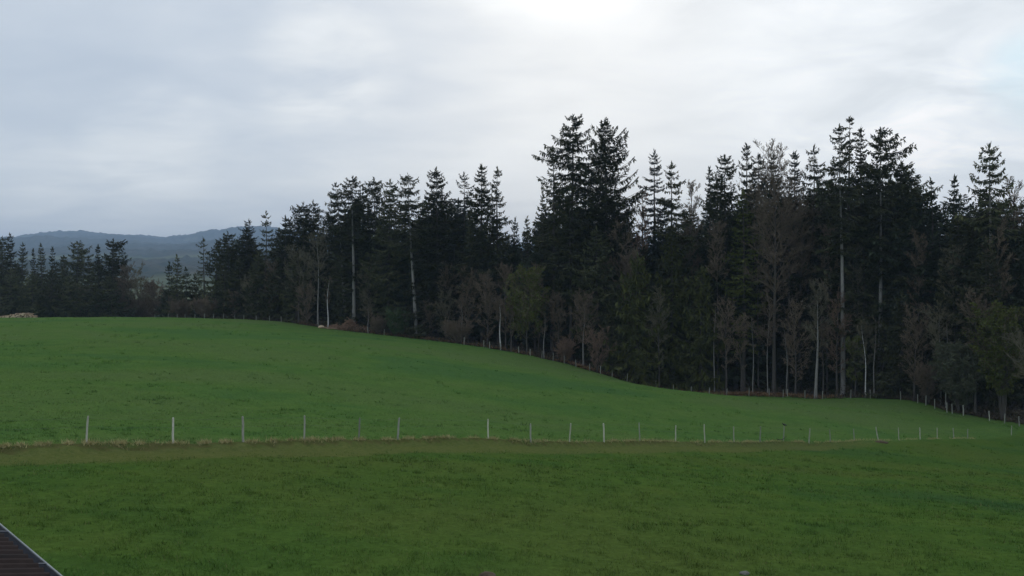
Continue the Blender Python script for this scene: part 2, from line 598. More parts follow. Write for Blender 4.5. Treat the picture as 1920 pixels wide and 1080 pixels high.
def height(x, y):
    x, y = np.asarray(x, float), np.asarray(y, float)
    r = np.hypot(x, y)
    k = np.minimum(1, 270 / np.maximum(r, 1e-6))          # hold the fitted surface inside its points
    h = base_h(x * k, y * k)
    back = sstep(y, -60, 10)
    h = h * back + .5 * (1 - back)
    far = sstep(r, 250, 520)
    h = h * (1 - far) + (-60) * far
    u = column(x, y)
    s = y - fence_d(u)
    front = sstep(y, 5, 15) * (1 - far)
    h = h + (1 - .8 * sstep(u, 1500, 1720)) * (.30 * sstep(s + .25 * waves(x, y, 5, 2.2), -.75, -.15) - .15) * front * (1 - sstep(s, 5, 25) * .5)
    h = h + front * (.05 * waves(x, y, 1, 9) + .018 * waves(x, y, 2, 1.7)) * sstep(r, 6, 18)
    return h


def build_ground():
    a1 = np.radians(np.linspace(-36, 36, 640))
    a2 = np.radians(np.linspace(36, 324, 92)[1:-1])
    A = np.concatenate([a1, a2])
    R = np.concatenate([[.3], np.arange(1, 24, .6), np.arange(24, 112, .4), np.arange(112, 270, 1.1), 270 * 1.045 ** np.arange(0, 84)])
    RR, AA = np.meshgrid(R, A, indexing='ij')
    X, Y = RR * np.sin(AA), RR * np.cos(AA)
    Z = height(X, Y)
    u = column(X, Y)
    fd = fence_d(u)
    s = Y - fd
    infront = (Y > 3)
    near = np.where(infront, 1 - sstep(s, -1.2, .1), 1.0)
    wid = np.minimum(.085 * fd, 4.6)
    track = np.where(infront, sstep(s, -wid * 1.35, -wid * .85) * (1 - sstep(s, -.5, .9)), 0)
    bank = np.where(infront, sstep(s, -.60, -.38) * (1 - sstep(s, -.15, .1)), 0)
    fade = 1 - .8 * sstep(u, 1500, 1720)
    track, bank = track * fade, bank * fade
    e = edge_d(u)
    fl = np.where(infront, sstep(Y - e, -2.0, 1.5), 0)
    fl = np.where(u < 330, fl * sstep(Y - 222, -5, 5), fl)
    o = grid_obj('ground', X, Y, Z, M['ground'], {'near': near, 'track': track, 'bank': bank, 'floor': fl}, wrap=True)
    tag(o, kind='structure')
    return o


ground = build_ground()

RPX = np.array([-900, -300, 0, 35, 60, 105, 150, 205, 255, 285, 310, 350, 380, 430, 470, 600, 900, 2200, 3000], float)
RPY = np.array([470, 455, 445, 441, 437, 433, 430, 431, 434, 437, 440, 436, 432, 430, 431, 440, 455, 470, 480], float)


def build_hills():
    A = np.radians(np.linspace(-42, 42, 1100))
    R = 480 * (9800 / 480) ** np.linspace(0, 1, 260)
    RR, AA = np.meshgrid(R, A, indexing='ij')
    X, Y = RR * np.sin(AA), RR * np.cos(AA)
    u = column(X, Y)
    D0 = 7000.0
    ridge = CAMZ + (HZ - np.interp(u, RPX, RPY)) / F * D0 - 42
    Z = np.interp(Y, [400, 640, 1000, 1500, 2100, 2500, 3200, D0, 9800], [-70, -20, -6, 12, 34, 56, 92, 93, 94])
    fr = np.interp(Y, [3200, 5200, 6400, D0, 7600, 9800], [0, .55, .93, 1, .92, .5])
    Z = np.where(Y > 3200, 92 + (ridge - 92) * fr, Z)
    roll = sstep(RR, 600, 1500)
    Z = Z + roll * (8 * waves(X, Y, 31, 900) + 4 * waves(X, Y, 32, 300)) * (1 - sstep(Y, 6000, 6900) * .55)
    spur = sstep(Y, 3200, 4500) * (1 - sstep(Y, 6200, 6900))
    Z = Z + spur * 26 * waves(X, Y, 36, 1500, 8)
    f = sstep(Y, 640, 740) * (1 - sstep(Y, 1350, 1500)) + sstep(Y, 2280, 2350) * (1 - sstep(Y, 2700, 2900))
    field = np.clip(f * 1.1 + .6 * waves(X, Y, 33, 420) * f, 0, 1) + .9 * sstep(waves(X, Y, 37, 620, 12), 1.0, 1.3) * spur
    field = sstep(field, .45, .6)
    wood = (1 - field)
    Z = Z + wood * (4.0 * waves(X, Y, 34, 40, 14) + 5 * waves(X, Y, 35, 110, 10)) * roll + wood * 6 * roll
    o = grid_obj('hills', X, Y, Z, M['hill'], {'field': field})
    tag(o, kind='structure')


build_hills()


def gz(x, y):
    return float(height(np.array([x]), np.array([y]))[0])


def on_ground(px, d):
    x = (px - 960) / F * d
    return np.array([x, d, gz(x, d)])


# ------------------------------------------------------------------ tree builders
def prof(kind, t):
    if kind == 'cone':
        return (.055 + .945 * t) ** .8
    if kind == 'column':
        return np.minimum(1, .14 + 2.6 * t ** .8) * (1 - .2 * t)
    if kind == 'club':
        return np.minimum(1, .24 + 2.3 * t) * (1 - .18 * t)
    if kind == 'egg':
        return np.minimum(1, (.045 + 1.55 * t) ** .84) * (1 - .3 * np.maximum(0, t - .55) / .45)
    return (.06 + .94 * t) ** 1.1


def conifer_mesh(seed, H, R, cb=.12, p='cone', droop=.45, up=.12, gap=.12, asym=0., az0=0., sp=.6, lump=.3, lean=(0, 0), hang=1., dens=1., tr=None, wid=1.):
    rng = np.random.default_rng(seed)
    wob = rng.uniform(0, 6.3, 4)

    def axis(z):
        t = z / H
        x = lean[0] * (1 - t) + .12 * np.sin(t * 5 + wob[0]) + .05 * np.sin(t * 13 + wob[1]) * t
        y = lean[1] * (1 - t) + .12 * np.sin(t * 4 + wob[2])
        x0 = .12 * np.sin(wob[0]) + lean[0]
        y0 = .12 * np.sin(wob[2]) + lean[1]
        return np.stack([x - x0, y - y0, z], -1)
    r0 = tr if tr else .010 * H + .06
    trunk = MB()
    zs = np.concatenate([[-.6, 0, .5], np.linspace(1.2, H * .985, 16)])
    rr = r0 * np.concatenate([[1.5, 1.4, 1.12], (1 - np.linspace(.03, 1, 16) ** 1.15 * .96)])
    P = axis(np.maximum(zs, 0))
    P[:, 2] = zs
    trunk.path(P, rr, 8)
    c = MB()
    zb = cb * H
    nw = max(6, int((H - zb) / sp))
    zw = zb + (H * .99 - zb) * (np.arange(nw) + rng.uniform(-.3, .3, nw)) / nw
    nb = rng.integers(4, 7, nw)
    z = np.repeat(zw, nb) + rng.normal(0, .07, nb.sum())
    az = np.concatenate([rng.uniform(0, 6.3) + np.arange(k) * 2 * np.pi / k + rng.normal(0, .3, k) for k in nb])
    t = np.clip((H - z) / (H - zb), 0, 1)
    lum = np.sin(az * 1 + z * .55 + wob[0]) + np.sin(az * 2 - z * .9 + wob[1]) + np.sin(z * 1.35 + wob[2] + np.cos(az + wob[3]) * 2)
    L = 1.42 * R * prof(p, t) * rng.uniform(.62, 1.12, len(z)) * (1 + asym * np.cos(az - az0)) * (1 + lump * lum / 2.2)
    L = np.maximum(L, .22)
    keep = (rng.random(len(z)) > gap * np.minimum(1, t * 4)) & (lum > -2.6 + 2.2 * gap)
    z, az, t, L = z[keep], az[keep], t[keep], L[keep]
    a = .30 * (1 - t ** .45) * np.minimum(1, .45 + 4 * t) - droop * t * rng.uniform(.6, 1.4, len(t))
    O = axis(z)
    rad = np.stack([np.cos(az), np.sin(az), 0 * az], -1)

    def spine(i, s):
        l = L[i]
        zoff = l * (a[i] * s - .35 * droop * np.sin(s * np.pi) * .6 + up * s ** 2.5)
        p_ = O[i] + rad[i] * (l * s)[:, None]
        p_[:, 2] += zoff
        return p_
    i = np.arange(len(z))
    k0, k1, k2 = spine(i, i * 0. + 0), spine(i, i * 0. + .5), spine(i, i * 0. + .92)
    rb = .012 + .011 * L
    c.tubes(k0, k1, rb, rb * .6, 3, 1)
    c.tubes(k1, k2, rb * .6, rb * .2, 3, 1)
    ns = np.maximum(2, np.ceil(L / (.165 / dens)).astype(int))
    bi = np.repeat(i, ns)
    off = np.concatenate([(np.arange(k) + .5) / k for k in ns])
    s = np.clip(.10 + .92 * off + rng.normal(0, .03, len(off)), .05, 1.0)
    P = spine(bi, s)
    P2 = spine(bi, np.minimum(s + .05, 1.05))
    D = P2 - P
    D /= np.maximum(np.linalg.norm(D, axis=1, keepdims=True), 1e-6)
    side = np.cross(D, np.array([0, 0, 1.]))
    side /= np.maximum(np.linalg.norm(side, axis=1, keepdims=True), 1e-6)
    n = len(P)
    lt = np.clip(.34 + .52 * L[bi] * (1.05 - s) * (s + .25), .22, 1.25)
    for sg in (-1, 1):
        d = D * rng.uniform(.5, .95, (n, 1)) + side * sg * rng.uniform(.7, 1.1, (n, 1)) + np.stack([0 * s, 0 * s, rng.normal(-.22, .2, n)], -1)
        d /= np.linalg.norm(d, axis=1, keepdims=True)
        w = np.cross(d, np.array([0, 0, 1.])) + rng.normal(0, .35, (n, 3))
        w /= np.maximum(np.linalg.norm(w, axis=1, keepdims=True), 1e-6)
        c.leaves(P, d, w, lt * rng.uniform(.7, 1.25, n), rng.uniform(.16, .32, n) * wid, 0)
    if hang > 0:
        h = rng.random(n) < .85
        m = h.sum()
        d = np.stack([rng.normal(0, .25, m), rng.normal(0, .25, m), -np.ones(m)], -1) + D[h] * .35
        d /= np.linalg.norm(d, axis=1, keepdims=True)
        w = D[h] + rng.normal(0, .4, (m, 3))
        w /= np.linalg.norm(w, axis=1, keepdims=True)
        c.leaves(P[h], d, w, (.22 + .16 * np.minimum(L[bi][h], 3.2)) * rng.uniform(.6, 1.4, m) * hang, rng.uniform(.16, .32, m) * wid, 0)
    tip = s > .82
    m = tip.sum()
    d = D[tip] + rng.normal(0, .2, (m, 3))
    d /= np.linalg.norm(d, axis=1, keepdims=True)
    w = side[tip] + rng.normal(0, .3, (m, 3))
    w /= np.linalg.norm(w, axis=1, keepdims=True)
    c.leaves(P[tip], d, w, rng.uniform(.35, .6, m), rng.uniform(.22, .36, m) * wid, 0)
    # leader shoots at the top
    m = 14
    zt = H * .985 - rng.uniform(0, .9, m)
    d = np.stack([rng.normal(0, .3, m), rng.normal(0, .3, m), np.ones(m)], -1)
    d /= np.linalg.norm(d, axis=1, keepdims=True)
    w = np.cross(d, rng.normal(0, 1, (m, 3)))
    w /= np.linalg.norm(w, axis=1, keepdims=True)
    c.leaves(axis(zt), d, w, rng.uniform(.5, 1.0, m), rng.uniform(.14, .24, m), 0)
    return trunk, c


def bare_mesh(seed, H, R, cb=.3, n=(22, 6, 5, 4), elev=(.35, .95), stems=1, leaf=0, lsize=.2, conic=False, lean=(0, 0), tr=None, tw=.05, wob=.25):
    rng = np.random.default_rng(seed)
    n = (int(n[0] * 1.3), n[1], n[2] + 1, n[3] + 3)
    trunk, c = MB(), MB()
    P0, D0, L0, R0 = [], [], [], []
    for k in range(stems):
        if stems == 1:
            base, top = np.zeros(3), np.array([-lean[0], -lean[1], H])
            h = H
        else:
            a = rng.uniform(0, 6.3)
            base = np.array([math.cos(a), math.sin(a), 0]) * rng.uniform(.05, .35)
            h = H * rng.uniform(.65, 1.0)
            sp_ = R * rng.uniform(.25, .75)
            top = base + np.array([math.cos(a) * sp_, math.sin(a) * sp_, h])
        w = rng.uniform(0, 6.3, 4)
        ts = np.linspace(0, 1, 12)
        pts = base + (top - base) * ts[:, None]
        pts[:, 0] += wob * np.sin(ts * 6 + w[0]) * ts
        pts[:, 1] += wob * np.sin(ts * 5 + w[1]) * ts
        r0 = tr if tr else (.011 * H + .03) * (1 if stems == 1 else .55)
        rr = r0 * (1 - ts * .93)
        rr[0] *= 1.35
        pts[0, 2] -= .5
        trunk.path(pts, rr, 7)
        m = max(5, int(n[0] / (1 if stems == 1 else stems ** .6)))
        s = np.sort(rng.uniform(cb, .985, m))
        i = np.minimum((s * 11).astype(int), 10)
        fr = (s * 11 - i)[:, None]
        p = pts[i] * (1 - fr) + pts[i + 1] * fr
        t = (1 - s) / (1 - cb)
        shape = (.10 + .9 * t) if conic else (.32 + .68 * np.sin(np.clip(t * .85 + .12, 0, 1) * np.pi) ** .8)
        az = rng.uniform(0, 6.3) + np.arange(m) * 2.4 + rng.normal(0, .4, m)
        el = rng.uniform(elev[0], elev[1], m) + (.35 * (1 - t))
        P0.append(p)
        D0.append(np.stack([np.cos(az) * np.cos(el), np.sin(az) * np.cos(el), np.sin(el)], -1))
        L0.append(R * shape * rng.uniform(.8, 1.3, m) * (1 if stems == 1 else .8))
        R0.append(np.full(m, r0 * .3) * (1.1 - s * .7))
    P, D, L, r = np.concatenate(P0), np.concatenate(D0), np.concatenate(L0), np.concatenate(R0)
    last = len(n) - 1
    for lev in range(0, last + 1):
        if lev > 0:
            k = n[lev]
            j = np.repeat(np.arange(len(P)), k)
            s = rng.uniform(.18, 1.0, len(j))
            bend = s ** 2 * .12 * L[j]
            Pn = P[j] + D[j] * (L[j] * s)[:, None]
            Pn[:, 2] += bend
            Dn = D[j] + rng.normal(0, .55, (len(j), 3)) + np.array([0, 0, .16])
            Dn /= np.linalg.norm(Dn, axis=1, keepdims=True)
            Ln = L[j] * rng.uniform(.32, .62, len(j)) * (1.15 - .5 * s)
            rn = r[j] * .5
            P, D, L, r = Pn, Dn, Ln, rn
        mid = P + D * (L * .55)[:, None]
        mid[:, 2] += .04 * L
        end = P + D * L[:, None]
        end[:, 2] += .12 * L
        if lev < 2:
            c.tubes(P, mid, np.maximum(r, .018), np.maximum(r * .6, .014), 3, 0)
            c.tubes(mid, end, np.maximum(r * .6, .014), .008, 3, 0)
        else:
            w = np.cross(D, rng.normal(0, 1, D.shape))
            w /= np.maximum(np.linalg.norm(w, axis=1, keepdims=True), 1e-6)
            c.leaves(P, D, w, L, np.full(len(P), tw), 0, mid=.3)
    if leaf:
        k = leaf
        j = np.repeat(np.arange(len(P)), k)
        s = rng.uniform(.3, 1.0, len(j))
        Pl = P[j] + D[j] * (L[j] * s)[:, None]
        d = D[j] + rng.normal(0, .8, (len(j), 3))
        d /= np.linalg.norm(d, axis=1, keepdims=True)
        w = np.cross(d, rng.normal(0, 1, d.shape))
        w /= np.maximum(np.linalg.norm(w, axis=1, keepdims=True), 1e-6)
        c.leaves(Pl, d, w, lsize * rng.uniform(.6, 1.4, len(j)), lsize * .6 * rng.uniform(.7, 1.3, len(j)), 1)
    return trunk, c


_seed = [100]


def seed():
    _seed[0] += 1
    return _seed[0]


def place(px, top, off, bpx=None):
    """Base point, height and scale of a tree whose top is seen at (px, top), standing off metres behind the wood's edge."""
    d = float(edge_d(px)) + off
    top = top + 5
    if px < 300:
        d = max(d, 232 + off)
    b = on_ground(px if bpx is None else bpx, d)
    H = CAMZ + (HZ - top) / F * d - b[2]
    return b, H, d


def conifer(name, px, top, off, rpx, label, mat_='needles', bark='bark', bpx=None, cby=None, group=None, **kw):
    b, H, d = place(px, top, off, bpx)
    if cby is not None:
        kw['cb'] = (CAMZ + (HZ - cby) / F * d - b[2]) / H
    lx = 0.0 if bpx is None else (bpx - px) / F * d
    trunk, crown = conifer_mesh(seed(), H, rpx / F * d, lean=(lx, 0), **kw)
    e = empty(name, b, label, 'tree', group)
    trunk.obj('trunk', M[bark], e, True)
    crown.obj('crown', [M[mat_], M['limb']], e)
    return e


def bare(name, px, top, off, rpx, label, twig='twig', bark='bark', bpx=None, cby=None, group=None, bud='bud', cat='tree', **kw):
    b, H, d = place(px, top, off, bpx)
    if cby is not None:
        kw['cb'] = max(.02, (CAMZ + (HZ - cby) / F * d - b[2]) / H)
    lx = 0.0 if bpx is None else (bpx - px) / F * d
    trunk, crown = bare_mesh(seed(), H, rpx / F * d, lean=(lx, 0), **kw)
    e = empty(name, b, label, cat, group)
    trunk.obj('trunk' if cat == 'tree' else 'stems', M[bark], e, True)
    crown.obj('crown' if cat == 'tree' else 'branches', [M[twig], M[bud]], e)
    return e


# ------------------------------------------------------------------ the wood: trees one can tell apart
C, B = conifer, bare
G_LEFT = 'conifers of the wood behind the field crest'
G_FRONT = 'conifers along the edge of the wood'
G_BARE = 'leafless trees along the edge of the wood'
G_BUSH = 'bushes along the edge of the wood'


def build_trees():
    # behind the crest, left
    C('fir_tree', 4, 438, 14, 17, 'dark conifer cut by the left edge of the photo above the log heap', p='club', group=G_LEFT)
    C('spruce_tree', 20, 433, 8, 18, 'pointed spruce with spreading arms, second tree from the left end above the log heap', p='cone', gap=.2, group=G_LEFT)
    C('spruce_tree', 44, 450, 4, 15, 'blunt dark spruce right of the pointed spruce above the log heap', p='egg', group=G_LEFT)
    C('spruce_tree', 64, 461, 10, 11, 'short thin spruce close left of a taller twin, past the end of the log heap', p='cone', group=G_LEFT)
    C('spruce_tree', 77, 451, 6, 15, 'pointed narrow spruce with a short thin spruce touching its left side', p='cone', group=G_LEFT)
    C('spruce_tree', 100, 458, 8, 12, 'small pointed spruce standing alone between the twin spruces and the round-topped fir', p='cone', group=G_LEFT)
    C('fir_tree', 144, 447, 6, 21, 'round-topped fir with long open arms reaching right against the blue hill', p='club', gap=.25, asym=.35, az0=0., cby=545, lump=.45, group=G_LEFT)
    C('spruce_tree', 120, 478, 3, 15, 'low dark spruce tucked against the left foot of the round-topped fir', p='cone', group=G_LEFT)
    C('spruce_tree', 165, 476, 4, 16, 'low dense spruce filling the gap right of the round-topped fir', p='cone', group=G_LEFT)
    C('spruce_tree', 184, 454, 6, 14, 'slim pointed spruce just left of the broad flat-topped fir', p='cone', group=G_LEFT)
    C('fir_tree', 213, 442, 5, 24, 'broad flat-topped fir with a ragged right side at the right end of the left wood', p='club', gap=.15, lump=.4, asym=.2, cb=.2, group=G_LEFT)
    C('spruce_tree', 234, 480, 6, 13, 'short dark spruce leaning on the right flank of the broad flat-topped fir', p='cone', group=G_LEFT)
    for px, top, r, lb in ((22, 500, 26, 'low dark spruce directly behind the pale log heap'), (60, 505, 24, 'low dark spruce at the right end of the log heap'),
                           (95, 500, 24, 'low spruce under the small pointed spruce, right of the log heap'), (132, 510, 24, 'low spruce in front of the round-topped fir'),
                           (172, 505, 26, 'low wide spruce in front of the slim pointed spruce'), (207, 510, 24, 'low spruce in front of the broad flat-topped fir')):
        C('spruce_tree', px, top, -4, r, lb, p='egg', cb=.02, group=G_LEFT)
    for px, top, r, tw, lb in ((240, 508, 24, 'twig', 'brown leafless tree at the foot of the short dark spruce, left of the valley gap'),
                               (258, 505, 24, 'twig_grey', 'grey-brown leafless tree, tallest in the valley gap between the two woods'),
                               (279, 532, 22, 'twig', 'low brown leafless tree in the middle of the valley gap'),
                               (293, 530, 18, 'twig', 'thin leafless tree touching the left side of the three-pointed spruce clump'),
                               (222, 545, 18, 'twig', 'leafless brown tree before the broad flat-topped fir of the left wood'),
                               (150, 552, 26, 'twig_grey', 'pale grey leafless bush-like tree below the round-topped fir'),
                               (110, 560, 24, 'twig', 'dull brown leafless tree under the small pointed spruce of the left wood')):
        B('bare_tree', px, top, 0, r, lb, twig=tw, cb=.08, n=(30, 7, 5, 4), tw=.07, group=G_BARE)
    for px, top, r, lb in ((247, 545, 20, 'low dark spruce under the leafless trees at the left side of the valley gap'), (272, 562, 20, 'lowest dark spruce, in the middle of the valley gap'),
                           (296, 552, 18, 'low dark spruce at the left foot of the three-pointed spruce clump'), (378, 540, 16, 'low dark spruce at the right foot of the three-pointed spruce clump')):
        C('spruce_tree', px, top, 2, r, lb, p='egg', cb=.02, group=G_LEFT)
    # the clump in front of the valley gap
    C('spruce_tree', 318, 487, 12, 14, 'left peak of the three-pointed spruce clump in the valley gap', p='cone', cb=.05, mat_='needles_blue', group=G_LEFT)
    C('spruce_tree', 331, 474, 9, 18, 'tallest middle spruce of the three-pointed clump in the valley gap', p='cone', cb=.05, group=G_LEFT)
    C('spruce_tree', 350, 497, 12, 14, 'right peak of the three-pointed spruce clump in the valley gap', p='cone', cb=.05, mat_='needles_blue', group=G_LEFT)
    C('spruce_tree', 366, 513, 14, 11, 'lowest spruce on the right flank of the three-pointed clump', p='egg', cb=.05, group=G_LEFT)
    C('fir_tree', 382, 440, 14, 18, 'see-through lumpy fir standing right of the valley gap, hills showing through its crown', p='egg', gap=.45, lump=.55, cb=.12, sp=.7, dens=.85, group=G_FRONT)
    C('fir_tree', 405, 447, 16, 12, 'narrow see-through fir between the lumpy fir and a dense dark one', p='column', gap=.35, lump=.5, cb=.15, group=G_FRONT)
    C('fir_tree', 430, 430, 9, 23, 'dense dark fir with a blunt top, right of the narrow see-through fir', p='club', gap=.05, group=G_FRONT)
    C('fir_tree', 467, 405, 14, 21, 'greyish thin-needled fir left of the tiered spruce', p='egg', gap=.3, mat_='needles_grey', cb=.45, hang=.6, group=G_FRONT)
    C('spruce_tree', 498, 391, 9, 29, 'spruce with flat separate tiers of branches, left of two dark pointed trees', p='cone', gap=.2, sp=1.05, up=.15, droop=.2, lump=.2, group=G_FRONT)
    C('spruce_tree', 536, 398, 7, 26, 'dense blunt spruce between the tiered spruce and the twin-topped firs', p='egg', group=G_FRONT)
    C('fir_tree', 567, 374, 9, 26, 'left one of the twin-topped firs just before the skyline notch', p='club', gap=.15, lump=.4, group=G_FRONT)
    C('fir_tree', 587, 371, 13, 16, 'right slimmer one of the twin-topped firs beside the skyline notch', p='column', gap=.15, lump=.35, group=G_FRONT)
    for px, top, r, lb in ((450, 480, 26, 'low dark spruce behind the crest fence, right of the dense blunt fir'), (485, 470, 26, 'low spruce in front of the tiered spruce'),
                           (520, 480, 24, 'low spruce before the dense blunt spruce, above the end of the crest fence'), (556, 470, 28, 'low wide spruce in front of the twin-topped firs'),
                           (420, 490, 18, 'low spruce behind the crest fence under the dense blunt fir'), (398, 520, 15, 'low spruce at the foot of the see-through lumpy fir')):
        C('spruce_tree', px, top, 3, r, lb, p='egg', cb=.02, group=G_FRONT)
    # tall stand
    C('fir_tree', 628, 337, 8, 25, 'tall fir with ragged left side, first of the tall stand past the skyline notch', p='egg', gap=.22, lump=.45, cby=470, droop=.5, asym=.25, az0=3.1, bark='bark_pale', bpx=650, group=G_FRONT)
    C('fir_tree', 663, 325, 5, 28, 'tall fir on a long bare pale stem behind the brown branch heap', p='club', gap=.15, lump=.3, cby=440, bark='bark_pale', tr=.42, group=G_FRONT)
    C('fir_tree', 703, 327, 14, 28, 'open-topped fir leaning right beside the pale-stemmed fir', p='club', gap=.3, lump=.45, cb=.3, group=G_FRONT)
    C('spruce_tree', 730, 330, 6, 32, 'dense dark spruce reaching low behind the light green bush', p='egg', gap=.05, cb=.1, group=G_FRONT)
    C('fir_tree', 766, 319, 2, 25, 'club-topped fir on a bent grey stem left of the broad conical spruce', p='club', gap=.25, lump=.4, cby=465, bark='bark_pale', bpx=781, group=G_FRONT)
    C('spruce_tree', 819, 309, 8, 57, 'broad conical spruce, widest and most regular of the tall stand', p='cone', gap=.03, lump=.15, cb=.14, group=G_FRONT)
    C('fir_tree', 869, 317, 20, 15, 'thin see-through greyish fir behind the broad conical spruce', p='column', gap=.45, lump=.4, mat_='needles_grey', cb=.4, hang=.6, group=G_FRONT)
    C('spruce_tree', 904, 303, 8, 33, 'dark spruce, taller one of a pair before the wide sky gap', p='egg', gap=.1, lump=.3, cb=.2, group=G_FRONT)
    C('fir_tree', 934, 307, 12, 23, 'open-crowned fir on the right of the pair before the wide sky gap', p='egg', gap=.35, lump=.5, cb=.35, group=G_FRONT)
    C('spruce_tree', 967, 404, 16, 20, 'low spruce at the left of the dip under the wide sky gap', p='cone', mat_='needles_blue', group=G_FRONT)
    C('spruce_tree', 989, 401, 12, 17, 'low pointed spruce in the dip just left of the tallest firs', p='cone', gap=.25, group=G_FRONT)
    C('fir_tree', 1036, 268, 9, 26, 'lumpy broken-sided fir forming the left shoulder of the tallest group', p='egg', gap=.35, lump=.6, cby=560, droop=.55, group=G_FRONT)
    C('fir_tree', 1016, 352, 13, 18, 'shorter fir below the left shoulder of the tallest group', p='egg', gap=.25, lump=.4, cb=.35, group=G_FRONT)
    C('fir_tree', 1073, 207, 12, 35, 'tallest fir of the whole wood with a round club top and gaps showing its stem', p='club', gap=.3, lump=.4, cby=400, bark='bark', group=G_FRONT)
    C('spruce_tree', 1070, 335, 7, 38, 'dense dark spruce standing under the tallest fir', p='egg', gap=.08, lump=.3, cby=560, group=G_FRONT)
    C('spruce_tree', 1134, 217, 10, 53, 'second tallest tree, broad drooping spruce with upturned twigs at its tip', p='egg', gap=.14, lump=.3, droop=.5, up=.35, cby=470, group=G_FRONT)
    C('spruce_tree', 1120, 420, 5, 40, 'dark spruce below the broad drooping spruce, in shade', p='egg', gap=.08, cb=.25, group=G_FRONT)
    B('bare_tree', 1203, 368, 10, 21, 'reddish-brown leafless tree in the sky gap right of the two tallest trees', twig='twig_red', cb=.2, n=(46, 7, 6, 4), elev=(.6, 1.1), tw=.09, group=G_BARE)
    C('fir_tree', 1225, 274, 16, 27, 'sparse greyish spire with thin side arms above the reddish leafless tree', p='egg', gap=.3, lump=.4, mat_='needles_grey', cb=.45, hang=.7, sp=.7, group=G_FRONT)
    C('spruce_tree', 1261, 297, 6, 33, 'dark spruce with stacked drooping pads, right of the sparse greyish spire', p='egg', gap=.25, lump=.5, sp=.8, droop=.5, cby=530, group=G_FRONT)
    B('bare_tree', 1294, 345, 12, 26, 'fine-twigged leafless tree whose top shows against the sky right of the padded spruce', cb=.3, n=(26, 7, 6, 5), tw=.055, group=G_BARE)
    C('spruce_tree', 1330, 307, 14, 20, 'thin-topped spruce at the left end of the right-hand stand', p='cone', gap=.25, mat_='needles_blue', group=G_FRONT)
    C('fir_tree', 1358, 284, 8, 31, 'dark fir with a blunt flat tip, second in the right-hand stand', p='club', gap=.15, lump=.35, cb=.2, group=G_FRONT)
    C('spruce_tree', 1402, 261, 9, 35, 'pointed spruce with clear even tiers, highest left of the mauve leafless tree', p='cone', gap=.2, sp=.85, cb=.3, up=.3, group=G_FRONT)
    C('fir_tree', 1424, 279, 16, 16, 'grey thin fir just behind the tiered pointed spruce', p='column', gap=.3, mat_='needles_grey', cb=.4, group=G_FRONT)
    C('fir_tree', 1451, 282, 22, 17, 'small dark fir top rising behind the mauve leafless tree', p='club', gap=.2, group=G_FRONT)
    C('spruce_tree', 1490, 276, 16, 29, 'greyish spruce between the mauve leafless tree and the tabular fir', p='cone', gap=.25, mat_='needles_grey', cb=.35, group=G_FRONT)
    C('fir_tree', 1523, 267, 10, 29, 'flat-tiered fir with a dark tuft at the tip, left of the tall pale stem', p='club', gap=.3, lump=.35, sp=.95, cb=.35, group=G_FRONT)
    C('fir_tree', 1572, 226, 3, 32, 'open ragged fir on the tall straight pale stem at the edge of the field', p='egg', gap=.25, lump=.5, cby=468, bark='bark_pale', bpx=1582, tr=.42, group=G_FRONT)
    C('fir_tree', 1591, 209, 9, 9, 'crooked thin spire rising above the ragged pale-stemmed fir', p='club', gap=.3, lump=.8, cby=300, mat_='needles', group=G_FRONT)
    C('spruce_tree', 1611, 231, 10, 24, 'dense pointed spruce between the crooked spire and the fan-topped fir', p='egg', gap=.1, cb=.25, group=G_FRONT)
    C('fir_tree', 1650, 231, 7, 36, 'fan-topped fir with arms swept out to the right', p='club', gap=.15, lump=.35, asym=.25, az0=0., up=.2, cby=515, bark='bark_pale', tr=.4, group=G_FRONT)
    C('fir_tree', 1688, 296, 10, 42, 'fir with long arching limbs on its right side beside the fan-topped fir', p='club', gap=.3, lump=.5, asym=.3, az0=0., droop=.6, cb=.35, group=G_FRONT)
    C('spruce_tree', 1745, 327, 12, 25, 'first of two lower spruces in the dip left of the tiered fir', p='cone', gap=.2, mat_='needles_blue', group=G_FRONT)
    C('spruce_tree', 1790, 324, 10, 24, 'second of two lower spruces in the dip left of the tiered fir', p='cone', gap=.15, mat_='needles_blue', group=G_FRONT)
    C('fir_tree', 1857, 263, 9, 46, 'tall tiered fir with a clean conical head near the right edge of the photo', p='cone', gap=.2, sp=.8, up=.3, lump=.25, cby=430, bark='bark_pale', group=G_FRONT)
    B('bare_tree', 1903, 350, 14, 42, 'brown leafless tree filling the right edge beside the tiered fir', cb=.2, n=(34, 7, 6, 4), tw=.055, group=G_BARE)
    C('spruce_tree', 1850, 440, 4, 48, 'dense dark spruce below the head of the tall tiered fir near the right edge', p='egg', cb=.05, group=G_FRONT)
    C('spruce_tree', 1622, 430, 9, 36, 'dark spruce filling the gap between the tall pale stem and the fan-topped fir', p='egg', cb=.05, group=G_FRONT)
    # in front, along the edge
    C('spruce_tree', 1196, 470, 2, 58, 'low olive spruce with drooping fronds sweeping the field, left of its twin', p='cone', droop=.9, up=.3, hang=1.5, cb=.03, gap=.1, lump=.3, mat_='needles_olive', group=G_FRONT)
    C('spruce_tree', 1262, 425, 4, 50, 'tallest of the olive drooping spruces in front of the padded spruce', p='cone', droop=.8, up=.3, hang=1.5, cb=.04, gap=.1, mat_='needles_olive', group=G_FRONT)
    C('spruce_tree', 1314, 495, 2, 48, 'olive spruce with drooping fronds reaching the grass, right of its taller twin', p='cone', droop=.9, up=.3, hang=1.5, cb=.03, gap=.1, mat_='needles_olive', group=G_FRONT)
    C('spruce_tree', 1148, 535, 3, 40, 'low shaded spruce left of the olive drooping spruces', p='cone', droop=.7, hang=1.3, cb=.03, group=G_FRONT)
